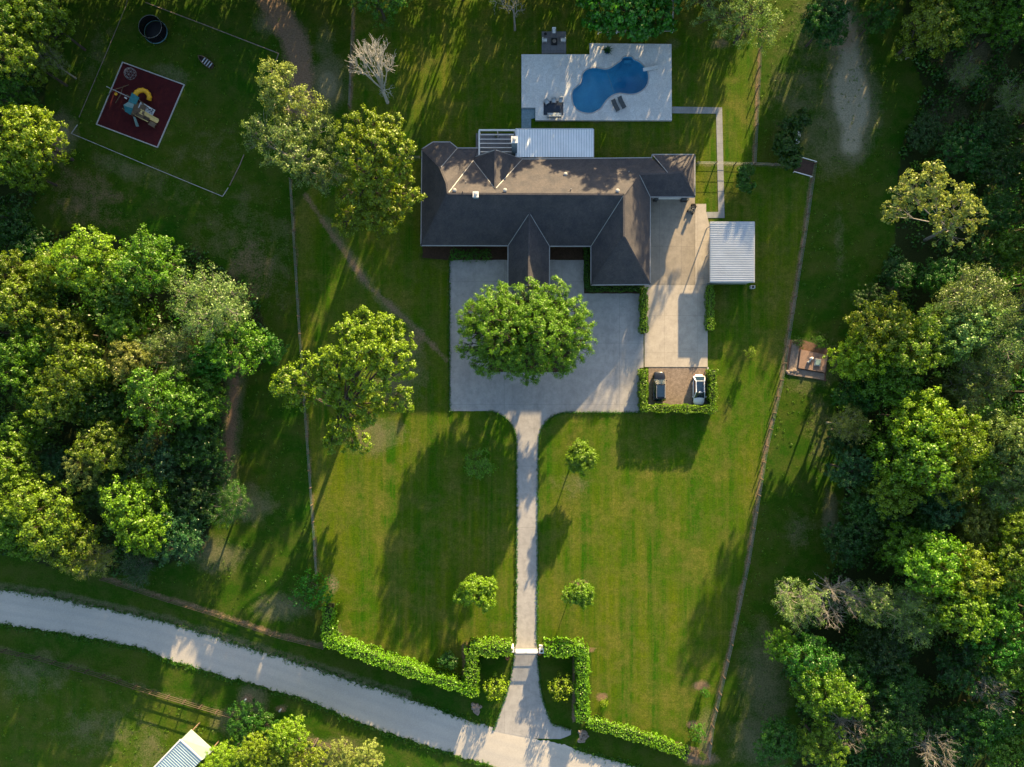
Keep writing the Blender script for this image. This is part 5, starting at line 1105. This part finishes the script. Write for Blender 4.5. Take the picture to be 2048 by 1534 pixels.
# the wood between the play yard and the gravel road
WA = 'trees of the wood above the gravel road'
LW = """165 520 58 14 a yg|brightest yellow-green tree at the upper edge of the road wood
300 525 52 14 c mid|mid green tree at the upper corner of the road wood by the worn grass
228 575 50 13 b mid|mid green tree behind the brightest tree of the road wood
30 618 52 14 d olive|bushy olive tree at the picture edge level with the house front
85 545 36 12 f olive|shaded olive tree beside the brightest tree of the road wood
28 545 34 12 e olive|small olive tree at the picture edge above the bushy one
408 605 64 15 pale grey|big grey-green tree facing the long fence beside the worn strip
470 690 46 12 e mid|mid green tree with ragged edge at the wood corner facing the lone tree
132 665 38 13 b olive|yellowish olive tree deep in the upper part of the road wood
338 705 46 13 pale grey|pale feathery tree between the big grey one and the wood centre
262 722 38 13 c pale|cream-tipped tree in the middle of the road wood
150 740 56 14 a olive|broad olive tree in the middle of the road wood
25 725 44 13 c mid|mid green tree at the picture edge below the bushy olive one
112 800 46 13 d olive|rounded olive tree above the dark hollow of the road wood
325 800 54 14 c mid|broad knobbly green tree at the centre edge of the dark hollow
396 800 40 12 f mid|green tree on the wood edge level with the lower lone tree branches
408 730 34 11 b green|low green tree between the grey tree and the worn dirt strip
45 862 30 11 e mid|small lit tree standing in the dark hollow near the picture edge
205 890 46 12 c olive|olive tree lit in the dark hollow of the road wood
178 935 34 11 e pale|pale olive tree below the lit one in the dark hollow
14 925 42 13 a olive|olive tree cut by the picture edge below the dark hollow
108 935 32 8 f teal|low bluish dark tree down in the dark hollow
305 920 46 10 e teal|dark bluish feathery tree on the lower side of the hollow
395 885 40 9 b dark|dark low tree at the wood edge level with the dark lawn tree
262 1018 54 13 d lime|brightest lime tree in the lower part of the road wood
292 1068 36 12 b lime|smaller lime tree just below the brightest lime one
85 1020 58 13 c olive|wide olive tree in the lower corner of the road wood
30 985 44 13 e olive|ragged olive tree at the picture edge in the lower wood
118 1075 50 12 a olive|olive tree over the verge of the road wood
28 1065 46 12 f mid|mid green tree at the picture edge over the road verge
174 1122 38 10 pale pale|pale tipped tree hanging over the verge of the gravel road
455 1010 40 7 pale green|low feathery tree with bright sprigs at the lower wood edge
370 1000 44 8 b deep|deep green low tree in the shade of the lower wood edge
350 1075 48 8 c teal|bluish feathery low tree near the rail fence above the road
270 1142 32 6 pale teal|small bluish tree at the wood corner by the rail fence
533 698 30 7 e green|dark bush with lit tips on the edge of the worn strip
205 815 38 11 b dark|dark tree filling the gap beside the broad knobbly tree
240 650 44 12 d olive|dull olive tree under the middle of the road wood
70 690 44 11 c mid|dull green tree between the wood middle and the picture edge
60 780 42 11 b mid|shaded green tree above the small lit tree
215 985 38 9 f dark|dark tree beside the brightest lime one
420 940 36 7 e deep|deep green undergrown tree on the lower wood edge"""
UL = """48 270 60 14 b yg|yellow-green tree with bare twigs at the edge beside the play yard
20 330 44 13 d olive|olive tree at the picture edge below the play yard tree
35 105 52 14 c olive|olive tree at the upper picture corner beside the play yard
75 25 50 14 a olive|golden olive tree in the top corner
10 30 44 14 f mid|mid green tree cut by the top corner
25 200 38 11 e green|dull green tree between the corner tree and the play yard tree
85 110 34 10 pale2 grey|thin grey tree with visible limbs beside the play yard
22 460 40 9 b deep|deep green low tree in shade above the road wood
60 500 34 9 f deep|deep green low tree beside the brightest tree of the road wood"""
RW = """1774 668 58 14 a yg|bright yellow-green tree at the pasture edge level with the court
1719 716 38 13 b yg|lit yellow-green tree nearest to the pasture beside the concrete pad
1840 685 56 14 c olive|olive tree behind the bright pasture edge tree
1965 600 58 16 pale grey|tall grey-green tree with a pointed top in the pasture wood
1925 655 56 15 d grey|wide grey-green tree below the pointed one
2018 660 62 15 pale grey|wide feathery grey tree at the picture edge in the pasture wood
1965 765 52 13 pale grey|feathery grey tree with an exposed trunk in the pasture wood
1780 765 46 12 f mid|shaded green tree under the bright pasture edge tree
1899 778 26 8 b brown|small brownish tree in the dark gap of the pasture wood
1852 838 52 15 a yg|yellow-green tree below the dark gap of the pasture wood
1907 868 46 15 c yg|knobbly yellow-green tree beside the one below the dark gap
1707 852 33 11 pale pale|pale leaning tree poking from the wood over the pasture
2022 868 48 14 c grey|pale rounded tree at the picture edge below the feathery grey ones
1839 912 58 16 d lime|big bright tree with bare limbs in the middle pasture wood
1890 950 46 14 b yg|bright tree touching the big bare-limbed one
1785 990 44 12 c olive|olive tree on the pasture side of the big bright tree
2012 920 42 13 e grey|pale grey-green tree at the picture edge level with the lone lawn dome
1945 935 40 12 f olive|dull olive tree between bright and grey trees
1880 1012 34 10 c teal|dark feathery tree below the big bright tree
2015 975 50 12 pale grey|wide grey scrubby tree at the picture edge of the middle wood
1962 1055 42 10 b brown|brown-olive tree in the middle pasture wood
2032 1062 40 12 c olive|olive tree at the picture edge below the grey scrub
1705 940 36 9 e teal|bluish dark tree at the wood edge facing the long fence
1735 1020 38 9 f dark|dark tree at the wood edge below the bluish one
1698 1085 40 8 b deep|deep green tree at the wood edge facing the open lawn
1770 1062 38 9 e dark|dark ragged tree behind the wood edge
1850 1062 36 9 c dark|dark knobbly tree in the shade of the middle wood
1866 1128 56 14 a lime|big lime tree in the lower pasture wood
1812 1095 36 12 b mid|mid green tree above the big lime tree
1942 1140 46 13 c yg|yellow-green tree beside the big lime tree
1919 1215 52 14 d lime|lime tree with layered crown below the big lime one
1835 1235 50 12 pale grey|pale feathery tree below the big lime one
2024 1128 44 13 f olive|olive tree at the picture edge level with the dark bushy fence tree
1998 1215 46 12 b mid|mid green tree beside the layered lime tree
1988 1278 46 11 e green|green ragged tree below the layered lime tree
1600 1210 44 11 pale2 grey|half bare grey-green tree jutting over the pasture
1678 1205 46 12 bare pale|silvery leafless tree beside the jutting half bare one
1742 1210 40 12 pale2 grey|thin grey tree with bare tips beside the silvery one
1568 1295 28 9 b lime|bright narrow tree jutting out near the lower pasture
1622 1325 46 11 c green|green tree behind the bright jutting one
1640 1378 46 12 a lime|brightest lime tree in the lower corner wood
1690 1395 38 11 d lime|bright tree joined to the brightest one in the lower corner
1702 1350 40 9 b dark|dark tree above the brightest lower corner tree
1702 1462 36 9 bare pale|white leafless tree in the lower corner wood
1803 1372 40 9 f dark|dark tree in the deep shade of the lower wood
1776 1442 50 9 c dark|dark knobbly tree in the lower wood
1560 1490 42 8 b green|green low tree at the bottom edge near the fallen log
1645 1490 42 9 e olive|olive low tree at the bottom edge of the corner wood
1880 1512 38 10 bare pale|grey leafless tree at the bottom edge of the wood
1992 1392 38 11 bare pale|cream leafless tree near the picture edge in the lower wood
1990 1445 48 9 f green|green tree under the cream leafless one
2020 1492 44 9 b mid|mid green tree in the bottom corner
1932 1335 44 9 e deep|deep green tree in the lower wood above the leafless cream one
2028 1325 42 10 c mid|mid green tree at the picture edge in the lower wood
1765 1300 42 9 f deep|deep green tree between the silvery tree and the lower wood
1915 1470 44 8 b deep|deep green low tree in the bottom wood
1740 600 26 5 e dark|small dark tree at the upper end of the pasture wood
1720 790 34 9 f dark|dark tree below the lit one beside the concrete pad
1690 880 30 7 b deep|deep green bush-like tree beneath the pale leaning one"""
UR = """1866 48 54 12 d olive|golden green tree at the top edge beyond the clearing
1940 22 46 12 b mid|mid green tree at the top edge beside the golden one
1663 34 46 11 b deep|deep green tree overhanging the pale clearing at the top
2030 40 40 11 c mid|mid green tree in the top corner beyond the clearing
1990 258 40 7 b deep|deep green tree in the dark thicket above the tall cream tree
1930 300 42 7 e deep|deep green ragged tree behind the tall cream tree
2020 335 44 8 f deep|deep green tree at the picture edge beside the tall cream tree
2002 420 42 8 c dark|dark tree beyond the tall cream tree
2030 500 40 9 b mid|mid green tree at the picture edge above the feathery grey ones
1960 530 42 8 e dark|dark ragged tree below the tall cream tree
1885 555 38 7 f dark|dark low tree just below the tall cream tree
1800 545 30 5 b deep|deep green bush at the pasture edge below the tall cream tree
1760 30 30 8 e dark|dark thin tree between the clearing and the golden green tree
1855 265 34 4.5 b deep|deep green bush in the shaded thicket beyond the clearing
2030 195 36 6 pale2 grey|grey scrubby tree in the upper thicket
1930 140 30 5 pale2 grey|grey twiggy scrub tree in the upper thicket"""
BT = """440 1525 34 8 c yg|bright tree beside the shed at the bottom edge
508 1500 30 8 c yg|bright tree top standing above the far roadside verge
575 1475 36 9 a yg|tall bright tree on the far verge of the road
500 1455 46 5 b dark|dark bush between the shed and the white markers
550 1520 36 8 c yg|bright tree at the bottom edge below the tall verge one
612 1520 34 8 e yg|bright ragged tree at the bottom edge beside the ranch fence
680 1512 28 6 e pale|pale tree at the bottom edge by the road
735 1518 30 6 e pale|pale tree at the bottom edge closest to the road"""
GR = {'LW': WA, 'UL': 'trees beside the play yard', 'RW': 'trees of the wood beyond the pasture', 'UR': 'trees of the thicket beyond the clearing', 'BT': 'trees at the far side of the road'}
for key, tb in (('LW', LW), ('UL', UL), ('RW', RW), ('UR', UR), ('BT', BT)):
    for ln in tb.split('\n'):
        a, lb = ln.split('|'); a = a.split(); nm = 'bare_tree' if a[4] == 'bare' else 'leafy_tree'
        lb = lb.replace('at the picture edge', 'at the outer edge').replace('near the picture edge', 'near the outer edge').replace('the picture edge', 'the outer edge').replace('cut by the picture edge', 'at the very outer edge').replace('nearest to', 'next to').replace('closest to', 'next to')
        tree(float(a[0]), float(a[1]), float(a[2])*(1.22 if key in ('LW','RW') else 1.08), float(a[3]), a[4], a[5], lb, GR[key], 'tree', nm)
# trees and added bush rows just outside the view, whose shadows fall into it
g = random.Random(11); off = []
for i in range(44): off.append((-260+i*58+g.uniform(-14,14), -118+g.uniform(-30,25)-(i%2)*60, g.uniform(50,66), g.uniform(13.5,17), 'abcdf'[i % 5]))
for i in range(62): off.append((-250+i*40+g.uniform(-14,14), -92+g.uniform(-34,14), g.uniform(48,60), g.uniform(9,13.5), 'bush'))  # stretched bushes added to block low sun under the tall crowns
for i in range(58): off.append((-240+i*44+g.uniform(-8,8), -62+g.uniform(-12,6), g.uniform(38,46), g.uniform(3.2,5), 'bush'))  # unseen low bushes added to close light streaks near the ground
off = [q for q in off if abs(q[0]-940) > 24 and abs(q[0]-1602) > 80 and abs(q[0]-1240) > 24]  # gaps cut so sun patches reach the ground
for i in range(14): off.append((2135+g.uniform(-15,30), -40+i*118, g.uniform(50,64), g.uniform(13,17), 'abcdf'[i % 5]))
for i in range(9): off.append((-90+g.uniform(-20,15), 30+i*125, g.uniform(46,60), g.uniform(12,15), 'abcdf'[i % 5]))
for i, q in enumerate(off): tree(q[0], q[1], q[2], q[3], q[4], ['mid','olive','yg'][i % 3], 'unseen tree or added shade bush just outside the grounds', 'surrounding wood trees')

# undergrowth inside the woods, weeds and tufts: nobody could count them
def scatter(name, regions, nclump, hmin, hmax, rad, nleaf, leaf, tones, seed, label, avoid=None, cat='undergrowth', asp=.6):
    g = np.random.default_rng(seed); outV = []; outF = []; cols = []; base = 0
    xs = g.uniform(-330, 2380, nclump*12); ys = g.uniform(-260, 1700, nclump*12); ok = np.zeros(len(xs), bool)
    for r in regions: ok |= pip(xs, ys, r)
    if avoid:
        for r in avoid: ok &= ~pip(xs, ys, r)
    xs = xs[ok][:nclump]; ys = ys[ok][:nclump]; c = np.stack([(xs-1024)/S, (767-ys)/S, np.zeros(len(xs))], -1); k = len(c)
    h = g.uniform(hmin, hmax, k); rr = g.uniform(.6, 1.3, k)*rad; n_ = k*nleaf; d = unit(g.normal(size=(n_,3))); d[:,2] = np.abs(d[:,2]); q = g.random((n_,1))**.4
    C = np.repeat(c, nleaf, 0) + d*q*np.stack([np.repeat(rr,nleaf), np.repeat(rr,nleaf), np.repeat(h,nleaf)], -1); C[:,2] += .03
    V, Fq = leafquads(C, unit(d*.7 + g.normal(0,.5,(n_,3)) + np.array([0,0,.3])), leaf, asp, g); me = npmesh(name, V, Fq); me.materials.append(MT['leaf'])
    o = bpy.data.objects.new(name, me); col.objects.link(o); o.color = (*TONE[tones], 1); tag(o, label, cat, None, 'stuff'); return o
scatter('undergrowth', [woodL, woodL2], 900, .8, 3.4, 1.5, 60, .44, 'dark', 51, 'dark undergrowth on the floor of the wood above the gravel road')
scatter('undergrowth', [woodR], 1700, .8, 3.6, 1.5, 60, .44, 'dark', 52, 'dark undergrowth on the floor of the wood beyond the pasture')
scatter('undergrowth', [woodR, woodL], 300, .5, 2.4, 1.2, 50, .36, 'mid', 53, 'scattered mid green bushes and saplings under the woods')
edgeL = [(400,1000),(560,980),(600,1180),(420,1240),(200,1160)]; edgeR = [(1560,620),(1700,560),(1720,1200),(1560,1520),(1430,1520),(1500,1150)]
past = [[(100,0),(560,0),(600,420),(560,760),(470,760),(500,570),(100,420)], [(1520,0),(1800,0),(1800,560),(1680,680),(1560,1500),(1440,1500),(1600,480),(1620,340),(1520,330)], [(470,700),(600,700),(640,1200),(640,1290),(240,1150),(440,1100)], [(0,1300),(760,1520),(900,1534),(-100,1700),(-100,1300)]]
scatter('weeds', past, 2200, .06, .16, .25, 9, .20, 'mid', 54, 'rough weeds and grass tufts across the unmown pasture', [[(194,249),(246,125),(369,170),(315,295)]], 'weeds', .3)
# grass tufts creeping over both edges of the road
g5 = np.random.default_rng(9); cs = []
for E in (A, B):
    for rep in range(4): cs.append(np.stack([(E[:,0]+g5.normal(0,4,nr)-1024)/S, (767-(E[:,1]+(g5.normal(-2.2,3,nr) if E is A else g5.normal(2.2,3,nr))))/S, np.zeros(nr)], -1))
cs = np.concatenate(cs); cs = cs[(np.abs(cs[:,0]) < 95)]; cs = cs[~((cs[:,0] > -3.6) & (cs[:,0] < 9.6) & (cs[:,1] > -57.2))]
cq = resample(court + court[:1], 2600); cq = cq[((cq[:,1] > 822) | (cq[:,0] < 905)) & (cq[:,1] < 1460) & ~((cq[:,1] > 1290) & (cq[:,1] < 1310))]; cq = cq + g5.normal(0,.9,cq.shape); cs = np.concatenate([cs, np.stack([(cq[:,0]-1024)/S, (767-cq[:,1])/S, np.zeros(len(cq))], -1)]); n6 = 6; Cc = np.repeat(cs, n6, 0) + g5.normal(0,.10,(len(cs)*n6,3))*np.array([1,1,0]) + np.array([0,0,1])*g5.uniform(.03,.22,(len(cs)*n6,1))
V6, F6 = leafquads(Cc, unit(g5.normal(size=Cc.shape)+np.array([0,0,.5])), .24, .3, g5); me = npmesh('grass_tufts', V6, F6); me.materials.append(MT['leaf']); o = bpy.data.objects.new('grass_tufts', me); col.objects.link(o); o.color = (*TONE['green'], 1)
tag(o, 'ragged grass tufts along both edges of the gravel road', 'grass', None, 'stuff')
